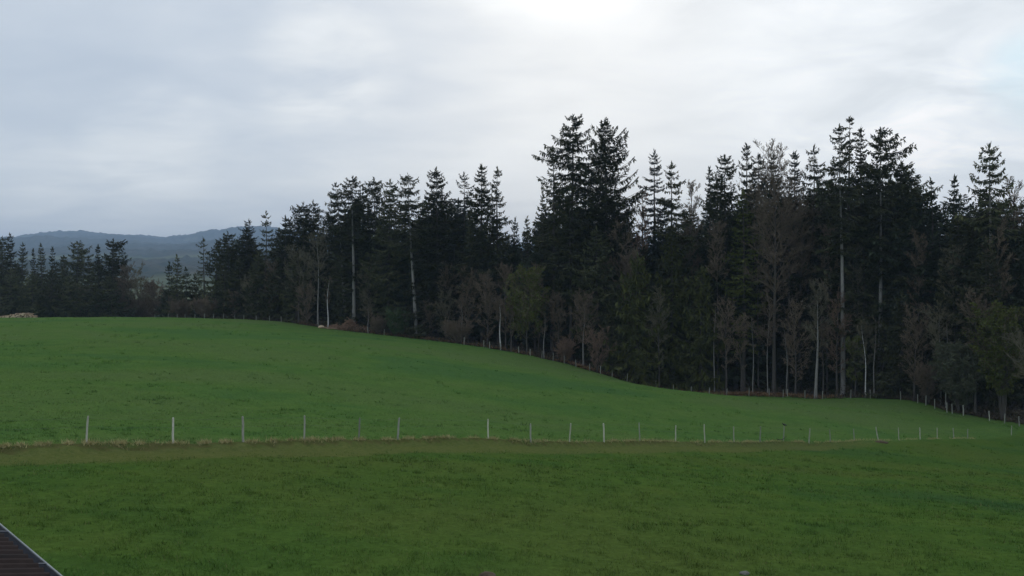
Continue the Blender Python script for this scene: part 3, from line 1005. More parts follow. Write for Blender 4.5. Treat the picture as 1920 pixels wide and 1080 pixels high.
    C('larch_tree', 1394, 350, 5, 30, 'yellow-green feathery larch in front of the tiered pointed spruce', p='egg', mat_='bud', gap=.2, lump=.35, cb=.25, droop=.35, hang=.8, dens=.75, wid=.75, group=G_FRONT)
    B('bare_tree', 1452, 300, 3, 62, 'tall mauve leafless tree on a straight grey trunk at the field edge', cb=.38, n=(44, 7, 6, 5), tw=.055, tr=.36, elev=(.3, .9), group=G_BARE)
    B('bare_tree', 1500, 380, 8, 45, 'mauve leafless tree right of and behind the tall straight-trunked one', cb=.3, n=(36, 7, 6, 4), tw=.055, group=G_BARE)
    B('bare_tree', 1536, 545, 0, 36, 'leafless tree with pale mottled trunk and forked stem, left of the tall pale stem', twig='twig_grey', bark='bark_pale', cb=.35, n=(20, 6, 5, 4), bpx=1530, tr=.27, group=G_BARE)
    B('bare_tree', 1544, 600, 1.2, 24, 'thin grey leafless tree close right of the mottled forked trunk', bark='bark', cb=.4, n=(14, 5, 5, 4), tr=.13, group=G_BARE)
    B('birch_tree', 1620, 605, .5, 24, 'slim leaning pale birch right of the tall pale stem', twig='twig_grey', bark='bark_birch', cb=.45, n=(16, 5, 5, 4), bpx=1624, tr=.10, group=G_BARE)
    B('bare_tree', 1604, 640, 1, 22, 'short olive-twigged sapling between the tall pale stem and the leaning birch', twig='twig_grey', cb=.3, n=(14, 5, 5, 3), leaf=1, group=G_BARE)
    C('spruce_tree', 1690, 545, 2, 42, 'dark low spruce whose branches hang to the knoll behind the fence posts', p='cone', cb=.03, droop=.6, hang=1.3, group=G_FRONT)
    C('spruce_tree', 1655, 600, 5, 34, 'dark low spruce right of the leaning birch', p='cone', cb=.03, droop=.5, group=G_FRONT)
    B('bare_tree', 1716, 590, 1, 34, 'dim brown leafless tree with a thin straight stem left of the rounded grey bush', cb=.2, n=(24, 6, 5, 4), group=G_BARE)
    B('bare_tree', 1765, 585, 3, 36, 'brown leafless tree rising behind the rounded grey bush', twig='twig_grey', bark='bark_pale', cb=.35, n=(24, 6, 5, 4), tr=.12, group=G_BARE)
    B('bush', 1803, 650, 0, 42, 'rounded grey-green bush hanging over the fence near the right edge', twig='twig_grey', bud='bud_grey', cat='bush', stems=9, cb=.15, n=(40, 6, 5, 4), leaf=1, lsize=.22, group=G_BUSH)
    B('bare_tree', 1830, 560, .5, 34, 'leafless tree on a dark upright trunk right of the rounded grey bush', cb=.45, n=(20, 6, 5, 4), tr=.2, group=G_BARE)
    B('bush', 1884, 585, 1, 46, 'large olive-budded bush at the right edge of the photo', twig='twig', bud='bud', cat='bush', stems=8, cb=.25, n=(40, 6, 5, 4), leaf=1, lsize=.24, group=G_BUSH)
    B('bare_tree', 1915, 640, -1, 46, 'leafless tree leaning left with thin pale limbs at the right edge', twig='twig_grey', bark='bark', cb=.2, n=(22, 6, 5, 4), bpx=1960, group=G_BARE)
    # brown leafless trees mixed between the conifers
    for px, top, off, w_, tw_, lb in (
            (1182, 462, 5, 26, 'twig', 'brown leafless tree between the broad drooping spruce and the olive spruces'),
            (1236, 545, .5, 24, 'twig_grey', 'small grey-brown leafless tree in front of the tallest olive drooping spruce'),
            (1346, 425, 5, 30, 'twig', 'tall brown leafless tree left of the feathery larch'),
            (1422, 400, 6, 26, 'twig_grey', 'grey-brown leafless tree between the larch and the tall mauve tree'),
            (1478, 330, 6, 30, 'twig', 'high brown leafless crown touching the right of the tall mauve tree'),
            (1552, 430, 6, 28, 'twig', 'tall brown leafless tree behind the pale mottled forked trunk'),
            (1606, 470, 6, 26, 'twig_grey', 'grey-brown leafless tree right behind the tall pale stem'),
            (1722, 450, 7, 30, 'twig', 'tall brown leafless tree behind the dim one on the knoll'),
            (1790, 470, 7, 30, 'twig_grey', 'tall grey-brown leafless tree high behind the rounded grey bush'),
            (1872, 430, 6, 34, 'twig', 'tall brown leafless tree behind the olive-budded bush at the right edge'),
            (1010, 500, 5, 24, 'twig', 'brown leafless tree behind the right side of the olive-green budding tree'),
            (842, 500, 6, 24, 'twig', 'tall brown leafless tree under the broad conical spruce'),
            (690, 500, 5, 22, 'twig_grey', 'grey-brown leafless tree behind the short pale stem by the branch heap'),
            (512, 500, 3, 22, 'twig', 'brown leafless tree behind the right end of the crest fence')):
        B('bare_tree', px, top, off, w_, lb, twig=tw_, bark='bark', cb=.18, n=(28, 7, 5, 4), tr=.15, group=G_BARE)
    # middle of the edge
    for px, top, tr, lb in ((1412, 590, .09, 'thin pale bare stem between the larch foot and the tall straight grey trunk'), (1640, 590, .08, 'thin pale bare stem just right of the leaning birch'),
                            (1340, 560, .10, 'thin pale bare stem at the right end of the drooping spruces'), (1475, 610, .08, 'short thin pale stem right of the tall straight grey trunk'),
                            (1020, 585, .10, 'thin grey stem standing in front of the olive-green budding tree'), (690, 575, .10, 'short thin pale stem right of the branch heap'),
                            (865, 560, .10, 'thin grey stem at the left of the mauve thicket'), (1775, 600, .10, 'thin grey stem rising from the rounded grey bush')):
        B('sapling', px, top, .3, 11, lb, twig='twig', bark='bark_pale', cb=.45, n=(9, 4, 3, 1), tr=tr, group='thin stems along the edge of the wood')
    B('bare_tree', 878, 520, 3, 28, 'mauve leafless tree at the left of the thicket below the broad conical spruce', cb=.15, n=(28, 7, 5, 4), group=G_BARE)
    B('bare_tree', 914, 525, 2, 30, 'bushy mauve leafless tree left of the white birch stem in the thicket', cb=.1, n=(30, 7, 5, 4), group=G_BARE)
    B('bare_tree', 948, 508, 4, 28, 'highest mauve leafless tree of the thicket, beside the olive-budded tree', cb=.2, n=(30, 7, 5, 4), group=G_BARE)
    B('birch_tree', 935, 560, 0, 16, 'white birch stem at the field edge in the mauve thicket', twig='twig', bark='bark_birch', cb=.45, n=(14, 5, 5, 4), bpx=939, tr=.13, group=G_BARE)
    B('bare_tree', 988, 535, 1, 43, 'rounded olive-green budding tree at the edge below the dip in the skyline', twig='twig', bud='bud', cb=.12, n=(34, 7, 5, 4), leaf=1, lsize=.26, group=G_BARE)
    B('bare_tree', 958, 560, -.5, 22, 'leafless tree with a thin grey trunk touching the left of the olive-green budding tree', cb=.3, n=(18, 6, 5, 4), group=G_BARE)
    B('bare_tree', 1046, 560, 1, 24, 'narrow brown leafless tree just right of the olive-green budding tree', cb=.15, n=(26, 7, 5, 4), group=G_BARE)
    B('bare_tree', 1094, 565, 1, 30, 'brown leafless tree on a clean pale trunk under the dense dark spruces', bark='bark_pale', cb=.35, n=(28, 7, 5, 4), tr=.17, group=G_BARE)
    B('bare_tree', 1120, 625, -.5, 30, 'low reddish leafless shrub-like tree left of the drooping spruces', twig='twig_red', cb=.05, n=(24, 6, 5, 4), group=G_BARE)
    B('bare_tree', 1160, 425, 8, 36, 'brown leafless tree below the right side of the broad drooping spruce', cb=.3, n=(32, 7, 5, 4), tw=.055, group=G_BARE)
    B('bare_tree', 1290, 400, 9, 34, 'brown leafless tree between the padded spruce and the thin-topped spruce', cb=.3, n=(32, 7, 5, 4), tw=.055, group=G_BARE)
    B('bare_tree', 835, 555, 2, 26, 'dull green-brown leafless tree right of the bent grey stem', twig='twig_grey', cb=.1, n=(24, 6, 5, 4), group=G_BARE)
    B('bare_tree', 806, 575, 4, 24, 'low brown leafless tree touching the bent grey stem', cb=.08, n=(24, 6, 5, 4), group=G_BARE)
    B('bare_tree', 1362, 570, 1, 30, 'brown leafless tree left of the feathery larch foot', cb=.25, n=(22, 6, 5, 4), group=G_BARE)
    B('bare_tree', 1390, 600, .6, 24, 'thin leafless tree with a straight dark stem in front of the larch', cb=.35, n=(16, 6, 5, 4), tr=.12, group=G_BARE)
    B('bare_tree', 1440, 560, .8, 28, 'thin pale-stemmed leafless tree just left of the tall straight grey trunk', bark='bark_pale', cb=.4, n=(18, 6, 5, 4), tr=.09, group=G_BARE)
    B('bare_tree', 1492, 570, 1.5, 34, 'low mauve leafless tree right of the tall straight grey trunk', cb=.15, n=(26, 6, 5, 4), group=G_BARE)
    B('bare_tree', 1570, 560, 2, 30, 'reddish leafless tree directly left of the tall pale stem', twig='twig_red', cb=.25, n=(22, 6, 5, 4), group=G_BARE)
    B('birch_tree', 615, 520, 0, 12, 'thin white birch stem left of the brown branch heap', twig='twig', bark='bark_birch', cb=.5, n=(12, 5, 4, 3), tr=.14, group=G_BARE)
    B('bare_tree', 596, 440, 2, 30, 'leafless tree with a grey trunk and arching limbs below the skyline notch', twig='twig_grey', bark='bark_pale', cb=.35, n=(20, 6, 5, 4), tr=.2, group=G_BARE)
    B('bare_tree', 560, 480, 1.5, 34, 'leafless tree with pale forked limbs before the twin-topped firs', twig='twig_grey', cb=.3, n=(18, 6, 5, 4), tr=.2, group=G_BARE)
    B('bare_tree', 470, 530, 1.5, 22, 'grey-brown leafless tree behind the crest fence under the greyish fir', twig='twig_grey', cb=.1, n=(22, 6, 5, 4), group=G_BARE)
    B('bare_tree', 575, 545, .5, 26, 'brown bushy leafless tree left of the pale stone on the field edge', cb=.05, n=(22, 6, 5, 4), group=G_BARE)
    B('bare_tree', 440, 555, 1.5, 20, 'low brown leafless tree behind the middle of the crest fence', cb=.05, n=(20, 6, 5, 4), group=G_BARE)
    B('bush', 345, 577, 6, 26, 'low brown bush on the crest below the three-pointed spruce clump', cat='bush', stems=8, cb=.1, n=(36, 5, 5, 3), group=G_BUSH)
    for px, top, r_, lb in ((262, 568, 28, 'brown bush at the left of the valley gap, low on the crest'), (287, 573, 24, 'brown bush at the right of the valley gap, low on the crest'),
                            (385, 570, 24, 'brown bush on the crest at the foot of the see-through lumpy fir'), (205, 575, 26, 'brown bush on the crest in front of the broad flat-topped fir')):
        B('bush', px, top, 1, r_, lb, cat='bush', stems=9, cb=.05, n=(44, 6, 6, 4), tw=.08, group=G_BUSH)
    B('bush', 745, 588, 0, 24, 'light green leaning bush at the field edge between the branch heap and the bent stem', twig='twig_grey', bud='leaf_green', cat='bush', stems=7, cb=.15, n=(30, 5, 5, 3), leaf=1, lsize=.22, group=G_BUSH)
    B('bush', 712, 600, 1, 20, 'dark brown bush close right of the brown branch heap', cat='bush', stems=7, cb=.1, n=(30, 5, 5, 3), group=G_BUSH)
    B('bush', 860, 610, 0, 26, 'low brown bush at the left foot of the mauve thicket', cat='bush', stems=8, cb=.1, n=(34, 5, 5, 3), group=G_BUSH)
    B('bush', 1060, 640, -.3, 24, 'low reddish bush behind the sloping fence, right of the olive-green budding tree', twig='twig_red', cat='bush', stems=8, cb=.1, n=(34, 5, 5, 3), group=G_BUSH)
    B('bush', 1740, 690, 0, 30, 'dark low bush on the knoll left of the rounded grey bush', cat='bush', stems=8, cb=.1, n=(34, 5, 5, 3), group=G_BUSH)


build_trees()

# ------------------------------------------------------------------ trees deep inside the wood
CEIL_PX = np.array([-200, 0, 110, 232, 246, 288, 300, 362, 372, 412, 440, 500, 545, 590, 602, 615, 660, 800, 870, 925, 955, 1000, 1030, 1160, 1190, 1215, 1280, 1310, 1350, 1500, 1680, 1740, 1830, 1920, 2100], float)
CEIL_PY = np.array([458, 460, 468, 482, 550, 555, 520, 525, 560, 485, 425, 405, 395, 385, 450, 390, 360, 350, 350, 360, 425, 420, 350, 340, 400, 420, 400, 360, 325, 310, 300, 345, 350, 360, 360], float)


def copy_tree(src, name, loc, scale, rz, label, group):
    e = bpy.data.objects.new(name, None)
    COL.objects.link(e)
    e.location, e.scale, e.rotation_euler = loc, scale, (0, 0, rz)
    tag(e, label, 'tree', group)
    for ch in src:
        c = ch.copy()
        COL.objects.link(c)
        c.parent = e
    return e


def build_fillers():
    rng = np.random.default_rng(77)
    protos = []
    specs = [('egg', .08, 4.0, 'needles'), ('cone', .1, 4.4, 'needles'), ('club', .2, 3.6, 'needles_blue'), ('egg', .04, 4.6, 'needles'), ('cone', .15, 3.8, 'needles_blue')]
    for k, (p, cb, R, mt) in enumerate(specs):
        t, c = conifer_mesh(900 + k, 30.0, R, cb=cb, p=p, gap=.08, lump=.3)
        protos.append((t.mesh('trunk', [M['bark']], True), c.mesh('crown', [M[mt], M['limb']])))
    first = {}
    px = -60.0
    row = 0
    for off, step in ((12, 30), (22, 30), (34, 34), (48, 40)):
        px = -70.0 + rng.uniform(0, 20)
        while px < 1990:
            u = px + rng.uniform(-8, 8)
            px += step * (1.15 if u > 1000 else 1.0)
            top = np.interp(u, CEIL_PX, CEIL_PY) + rng.uniform(0, 110)
            if 250 < u < 284 or 368 < u < 376:
                continue
            o_ = off + rng.uniform(-4, 4)
            b, H, d = place(u, top, o_)
            if H < 5:
                continue
            k = int(rng.integers(0, len(protos)))
            left = u < 300
            lb = 'dark conifer deep in the small wood behind the field crest' if left else 'dark conifer deep inside the wood behind its front trees'
            gp = 'conifers deep in the wood behind the crest' if left else 'conifers deep inside the wood'
            w = float(np.clip(H / 30, .5, 1.3) * rng.uniform(1.05, 1.3))
            if k not in first:
                e = empty('spruce_tree', b, lb, 'tree', gp)
                e.scale = (w, w, H / 30)
                parts = []
                for nm, me in zip(('trunk', 'crown'), protos[k]):
                    o = bpy.data.objects.new(nm, me)
                    COL.objects.link(o)
                    o.parent = e
                    parts.append(o)
                first[k] = parts
            else:
                copy_tree(first[k], 'spruce_tree', tuple(b), (w, w, H / 30), rng.uniform(0, 6.3), lb, gp)


build_fillers()


# ------------------------------------------------------------------ undergrowth along the edge (stuff)
def ground_points(u, d):
    x = (u - 960) / F * d
    return np.stack([x, d, height(x, d)], -1)


def build_undergrowth():
    rng = np.random.default_rng(5)
    n = 26000
    u = rng.uniform(-40, 1990, n)
    off = rng.uniform(0, 1, n) ** 1.5 * 9 - .7 * rng.random(n)
    d = np.where(u < 330, 224, edge_d(u)) + off
    P = ground_points(u, d)
    cl = .5 + .5 * waves(P[:, 0], P[:, 1], 8, 5)
    P[:, 2] += rng.random(n) ** 1.5 * (.3 + 1.3 * cl) * np.clip(off / 1.2, .25, 1)
    D = rng.normal(0, 1, (n, 3))
    D[:, 2] = np.abs(D[:, 2]) * .7
    D /= np.linalg.norm(D, axis=1, keepdims=True)
    N = np.cross(D, rng.normal(0, 1, (n, 3)))
    N /= np.linalg.norm(N, axis=1, keepdims=True)
    m = MB()
    m.leaves(P, D, N, rng.uniform(.25, .8, n), rng.uniform(.06, .22, n))
    tag(m.obj('undergrowth', M['bramble']), 'brown bramble undergrowth along the foot of the wood', 'undergrowth', kind='stuff')
    n = 7000
    u = np.concatenate([rng.normal(1440, 55, n // 2), rng.normal(1360, 45, n // 5), rng.normal(1090, 30, n // 10), rng.uniform(560, 1000, n - n // 2 - n // 5 - n // 10)])
    d = edge_d(u) + rng.normal(.4, .9, n)
    P = ground_points(u, d)
    P[:, 2] += rng.random(n) * .35
    D = rng.normal(0, .8, (n, 3))
    D[:, 2] = np.abs(rng.normal(.7, .4, n))
    D /= np.linalg.norm(D, axis=1, keepdims=True)
    N = np.cross(D, rng.normal(0, 1, (n, 3)))
    N /= np.linalg.norm(N, axis=1, keepdims=True)
    m = MB()
    m.leaves(P, D, N, rng.uniform(.25, .7, n), rng.uniform(.06, .16, n))
    tag(m.obj('bracken', M['dead']), 'red-brown dead bracken strip between the field and the leafless trees', 'bracken', kind='stuff')


build_undergrowth()


# ------------------------------------------------------------------ grass (stuff)
def build_grass():
    rng = np.random.default_rng(9)
    n = 420000
    d = 14.5 * (110 / 14.5) ** rng.random(n)
    u = rng.uniform(-70, 1990, n)
    x = (u - 960) / F * d
    s = d - fence_d(u)
    wid = np.minimum(.085 * fence_d(u), 4.6)
    tk = sstep(s, -wid * 1.2, -wid * .6) * (1 - sstep(s, -.3, .3))
    tuft = waves(x, d, 21, 1.3, 12) + .6 * waves(x, d, 22, 4.5, 10)
    keep = (rng.random(n) > tk * .7) & (rng.random(n) < .45 + .4 * tuft)
    x, d, s, tuft, tk = x[keep], d[keep], s[keep], tuft[keep], tk[keep]
    n = len(x)
    P = np.stack([x, d, height(x, d) - .01], -1)
    D = np.stack([rng.normal(0, .5, n), rng.normal(0, .5, n), np.ones(n)], -1)
    D /= np.linalg.norm(D, axis=1, keepdims=True)
    a = rng.uniform(0, 6.3, n)
    N = np.stack([np.cos(a), np.sin(a), 0 * a], -1)
    k = np.clip(d / 22, .8, 2.2)
    Ls = rng.uniform(.05, .10, n) * (1 + .5 * np.clip(tuft, -.6, 1.5)) * (1 - .4 * tk)
    m = MB()
    m.blades(P, D, N, Ls, rng.uniform(.010, .020, n) * k)
    # coarser tufts the cattle leave standing, over both pastures
    nt = 3600
    dt = 15 * (175 / 15) ** rng.random(nt) ** .8
    ut = rng.uniform(-60, 1980, nt)
    dt = np.minimum(dt, np.where(ut < 330, 190, edge_d(ut)) - 3)
    xt = (ut - 960) / F * dt
    ok = waves(xt, dt, 23, 14, 12) + .5 * waves(xt, dt, 24, 4, 10) + rng.normal(0, .35, nt) > .1
    st = dt - fence_d(ut)
    ok &= ~((st > -4.5) & (st < .4))
    xt, dt = xt[ok], dt[ok]
    nb = 22
    jt = np.repeat(np.arange(len(xt)), nb)
    sz = np.clip(rng.lognormal(-.1, .4, len(xt)), .4, 2.0) * np.clip(dt / 45, 1, 1.8)
    xb = xt[jt] + rng.normal(0, .10, len(jt)) * sz[jt]
    yb = dt[jt] + rng.normal(0, .10, len(jt)) * sz[jt]
    Pt = np.stack([xb, yb, height(xb, yb) - .01], -1)
    Dt = np.stack([rng.normal(0, .6, len(jt)), rng.normal(0, .6, len(jt)), np.ones(len(jt))], -1)
    Dt /= np.linalg.norm(Dt, axis=1, keepdims=True)
    at2 = rng.uniform(0, 6.3, len(jt))
    Nt = np.stack([np.cos(at2), np.sin(at2), 0 * at2], -1)
    m.blades(Pt, Dt, Nt, rng.uniform(.08, .17, len(jt)) * sz[jt], rng.uniform(.015, .028, len(jt)) * np.clip(dt[jt] / 25, 1, 2.5))
    s = np.concatenate([s, (yb - fence_d(column(xb, yb)))])
    shade = np.concatenate([rng.random(n), np.clip(.25 * rng.random(len(jt)) + .5 * rng.random(len(xt))[jt] + .35 * sstep(dt[jt], 35, 80), 0, .92)])
    o = m.obj('grass', M['grass'])
    for nm, v in (('near', 1 - sstep(s, -1.2, .1)), ('shade', shade)):
        at_ = o.data.attributes.new(nm, 'FLOAT', 'POINT')
        at_.data.foreach_set('value', np.repeat(v, 3).astype(np.float32))
    tag(o, 'short green pasture grass', 'grass', kind='stuff')
    # straw along the fence
    n = 19000
    u = rng.uniform(-60, 1830, n)
    clump = waves(u / 18, u * 0, 41, 1.6, 8)
    ok = rng.random(n) < .38 + .5 * clump
    u = u[ok]
    n = len(u)
    d = fence_d(u) + rng.normal(.02, .14, n)
    P = ground_points(u, d)
    P[:, 2] -= .02
    D = np.stack([rng.normal(0, .7, n), rng.normal(-.2, .6, n), np.ones(n)], -1)
    D /= np.linalg.norm(D, axis=1, keepdims=True)
    a = rng.uniform(0, 6.3, n)
    N = np.stack([np.cos(a), np.sin(a), 0 * a], -1)
    m = MB()
    m.blades(P, D, N, rng.uniform(.08, .30, n), rng.uniform(.018, .04, n))
    tag(m.obj('dry_grass', M['straw']), 'pale dry grass fringe along the foot of the fence by the track', 'dry grass', kind='stuff')


build_grass()


# ------------------------------------------------------------------ fences
def fence(name, cols, dist, label, ph, wires, r=(.045, .06), leans=None, rs=3, special=None, pm='post', dims=None):
    rng = np.random.default_rng(rs)
    cols = np.array(cols, float)
    p0 = ground_points(cols, dist(cols))
    c = p0[len(p0) // 2].copy()
    e = empty(name, c, label, 'fence')
    tops = []
    for i, p in enumerate(p0):
        lx, ly = rng.normal(0, .035, 2)
        if leans and int(cols[i]) in leans:
            lx = leans[int(cols[i])]
        h = ph * rng.uniform(.92, 1.1)
        rad = rng.uniform(*r)
        m = MB()
        n = 7
        zs = np.array([-.35, 0, .3, .7, .96, 1.0]) * 1.0
        pts = np.stack([lx * h * zs + .01 * np.sin(zs * 7 + i), ly * h * zs, zs * h], -1) + p
        pts[0, 2] = p[2] - .4
        m.path(pts - c, rad * np.array([1.05, 1.0, .97, .93, .88, .55]), n)
        o = m.obj('post', M['post_dim' if (dims and int(cols[i]) in dims) else pm], e)
        if special and int(cols[i]) in special:
            o['label'] = special[int(cols[i])]
        tops.append((p, lx, ly, h))
    for wz in wires:
        m = MB()
        pts = []
        for k, (p, lx, ly, h) in enumerate(tops):
            q = p + np.array([lx * h * wz, ly * h * wz - .06, h * wz])
            if pts:
                a = pts[-1]
                for s in (.25, .5, .75):
                    w = a * (1 - s) + q * s
                    w[2] -= .05 * s * (1 - s) * 4 * .6
                    pts.append(w)
            pts.append(q)
        m.path(np.array(pts) - c, .0025, 4)
        m.obj('wire', M['wire'], e)
    return e, tops


NEAR = [-150, 0 - 2, 160, 323, 455, 570, 672, 745, 830, 915, 995, 1068, 1133, 1200, 1267, 1322, 1377, 1426, 1470, 1518, 1558, 1603, 1648, 1687, 1727, 1759, 1790, 1816, 1856, 1898, 1945]
NEAR = [c for c in NEAR if c not in (-2, 830, 1856)]
near_fence, near_tops = fence('wire_fence', NEAR, fence_d, 'long wire fence on grey wooden posts dividing the two pastures along the track', 1.12, (.62, .93),
                              r=(.038, .055), leans={160: .07, 323: -.04, 672: .05, 745: .08, 1068: .06, 1133: -.03, 1648: -.16, 1687: -.05},
                              dims=(672, 745, 995, 1200, 1426, 1470, 1558, 1603, 1790, 1816), special={570: 'palest straight post left of two leaning ones', 1648: 'tall pale post leaning left beside a dark clump of earth', 160: 'blue-grey leaning post at the left end'})
EDGE_COLS = [597, 690, 720, 870, 907, 918, 938, 973, 994, 1016, 1037, 1058, 1080, 1106, 1126, 1148, 1176, 1230, 1263, 1296, 1330, 1363, 1405, 1443, 1469, 1477, 1510, 1543, 1596, 1633, 1690, 1722, 1737, 1754, 1777, 1787, 1808, 1857, 1885, 1913, 1945]
edge_fence, _t = fence('wire_fence', EDGE_COLS, lambda u: edge_d(u) - 1.6, 'wire fence on short posts following the foot of the wood down the slope', 1.25, (.6, .9), r=(.05, .08), rs=8, pm='post_dim')
CREST_COLS = [290, 315, 332, 347, 365, 383, 400, 419, 440, 457, 480, 505, 527]
crest_fence, _t = fence('wire_fence', CREST_COLS, lambda u: np.interp(u, [290, 527], [196, 184]), 'small fence of pale posts along the far crest of the field', 1.05, (.6, .9), r=(.045, .07), rs=12, pm='post_dim')


# ------------------------------------------------------------------ small things
def lump_mesh(seed_, rx, ry, rz, rough=.2, nu=18, nv=10):
    rng = np.random.default_rng(seed_)
    th = np.linspace(0, 2 * np.pi, nu, endpoint=False)
    ph = np.linspace(-.5 * np.pi, .5 * np.pi, nv)
    T, Pp = np.meshgrid(th, ph)
    w = rng.uniform(0, 6.3, 6)
    k = 1 + rough * (np.sin(2 * T + w[0]) * np.cos(Pp * 2 + w[1]) + .6 * np.sin(3 * T + w[2] + Pp * 3) + .4 * np.sin(5 * T - Pp * 4 + w[3])) / 1.5 * np.cos(Pp)
    v = np.stack([rx * np.cos(T) * np.cos(Pp) * k, ry * np.sin(T) * np.cos(Pp) * k, rz * np.sin(Pp) * k], -1).reshape(-1, 3)
    q = [[i * nu + j, i * nu + (j + 1) % nu, (i + 1) * nu + (j + 1) % nu, (i + 1) * nu + j] for i in range(nv - 1) for j in range(nu)]
    m = MB()
    m.quads(v, q)
    return m


def solo(m, name, mt, loc, label, cat, group=None, rz=0, smooth=False):
    o = m.obj(name, mt, None, smooth)
    o.location = tuple(float(v) for v in loc)
    o.rotation_euler = (0, 0, rz)
    return tag(o, label, cat, group)


def build_small():
    rng = np.random.default_rng(15)
    # log heap on the far left crest
    m = MB()
    m.tubes([[0, -1, 0]], [[0, 1, 0]], .17, .15, 9, 0)
    a = np.arange(9) * 2 * np.pi / 9
    for y, r in ((-1, .17), (1, .15)):
        ring = np.stack([np.cos(a) * r, 0 * a + y, np.sin(a) * r], -1)
        m.add(np.concatenate([[[0, y, 0]], ring]), [[0, 1 + j, 1 + (j + 1) % 9] for j in range(9)], 1)
    proto = None
    cols = np.concatenate([np.linspace(-30, 66, 26), np.linspace(-26, 62, 22), np.linspace(26, 58, 9), np.linspace(36, 54, 5)])
    lev = np.array([0] * 26 + [1] * 22 + [2] * 9 + [3] * 5)
    for u, lv in zip(cols, lev):
        b = on_ground(u + rng.uniform(-1, 1), 191 + rng.uniform(-.3, .3))
        b[2] += .15 + .27 * lv + rng.uniform(-.03, .05)
        if proto is None:
            proto = m.obj('log', [M['log_bark'], M['log_end']])
            o = proto
        else:
            o = proto.copy()
            COL.objects.link(o)
        o.location = tuple(b)
        o.rotation_euler = (rng.normal(0, .06), 0, rng.normal(0, .35))
        s = rng.uniform(.8, 1.25)
        o.scale = (s, rng.uniform(.7, 1.1), s)
        tag(o, 'pale cut log in the heap on the crest at the left edge', 'log', 'logs heaped at the left end of the crest')
    # brown heap of cut branches by the pale-stemmed fir
    c = on_ground(653, 178.6)
    m = MB()
    n = 1300
    ang = rng.uniform(0, 6.3, n)
    rr = np.sqrt(rng.random(n))
    x = rr * np.cos(ang) * 4.6
    y = rr * np.sin(ang) * 1.7
    top = 2.2 * np.maximum(0, 1 - rr ** 1.6) * (.75 + .35 * np.sin(x * 1.7 + 1))
    z = rng.random(n) ** .6 * top
    D = np.stack([rng.normal(0, 1, n), rng.normal(0, .7, n), rng.normal(0, .22, n)], -1)
    D /= np.linalg.norm(D, axis=1, keepdims=True)
    L = rng.uniform(.5, 1.7, n)
    P = np.stack([x, y, z + .05], -1)
    m.tubes(P - D * L[:, None] / 2, P + D * L[:, None] / 2, rng.uniform(.025, .09, n), rng.uniform(.01, .05, n), 5, 0)
    solo(m, 'branch_heap', M['brush'], c, 'reddish-brown heap of cut branches at the foot of the pale-stemmed fir', 'branch heap')
    m = lump_mesh(3, .62, .4, .34, .25)
    p = on_ground(602.5, 177.5)
    solo(m, 'stone', M['log_end'], p + [0, 0, .25], 'pale rounded block on the field edge left of the branch heap', 'stone')
    for u, d, lb in ((607, 176.6, 'low pale log end lying below the rounded block'), (622, 176.4, 'pale flat log lying between the rounded block and the branch heap')):
        m = MB()
        pts = np.array([[-1.0, 0, .1], [-.3, .05, .14], [.4, 0, .13], [1.0, .1, .1]])
        m.path(pts, [.13, .14, .13, .10], 8)
        solo(m, 'log', M['log_bark'], on_ground(u, d), lb, 'log', rz=rng.uniform(-.3, .3))
    # stone and earth in the near pasture
    q = on_ground(1397, 20.6)
    solo(lump_mesh(6, .11, .08, .05, .35), 'stone', M['stone'], q + [0, 0, .03], 'grey flat stone in the near pasture at the bottom right of centre', 'stone', smooth=True)
    q = on_ground(915, 19.25)
    solo(lump_mesh(7, .20, .16, .12, .25), 'molehill', M['soil'], q, 'dark brown molehill at the very bottom of the near pasture', 'molehill', smooth=True)
    q = on_ground(1652, 80.2)
    solo(lump_mesh(8, .6, .35, .2, .25), 'earth_mound', M['soil'], q, 'dark clump of earth at the foot of the tall leaning post', 'mound', smooth=True)
    # bent stick lying at the fence
    q = on_ground(1466, 69.6)
    m = MB()
    t = np.linspace(0, 1, 9)
    m.path(np.stack([-.35 + .75 * t, 0 * t, .12 + .32 * (t - .35) ** 2 * 2.2], -1), .035 * (1 - .5 * t), 6)
    solo(m, 'branch', M['limb'], q, 'dark bent branch lying at the foot of the post with the bird', 'branch')


build_small()


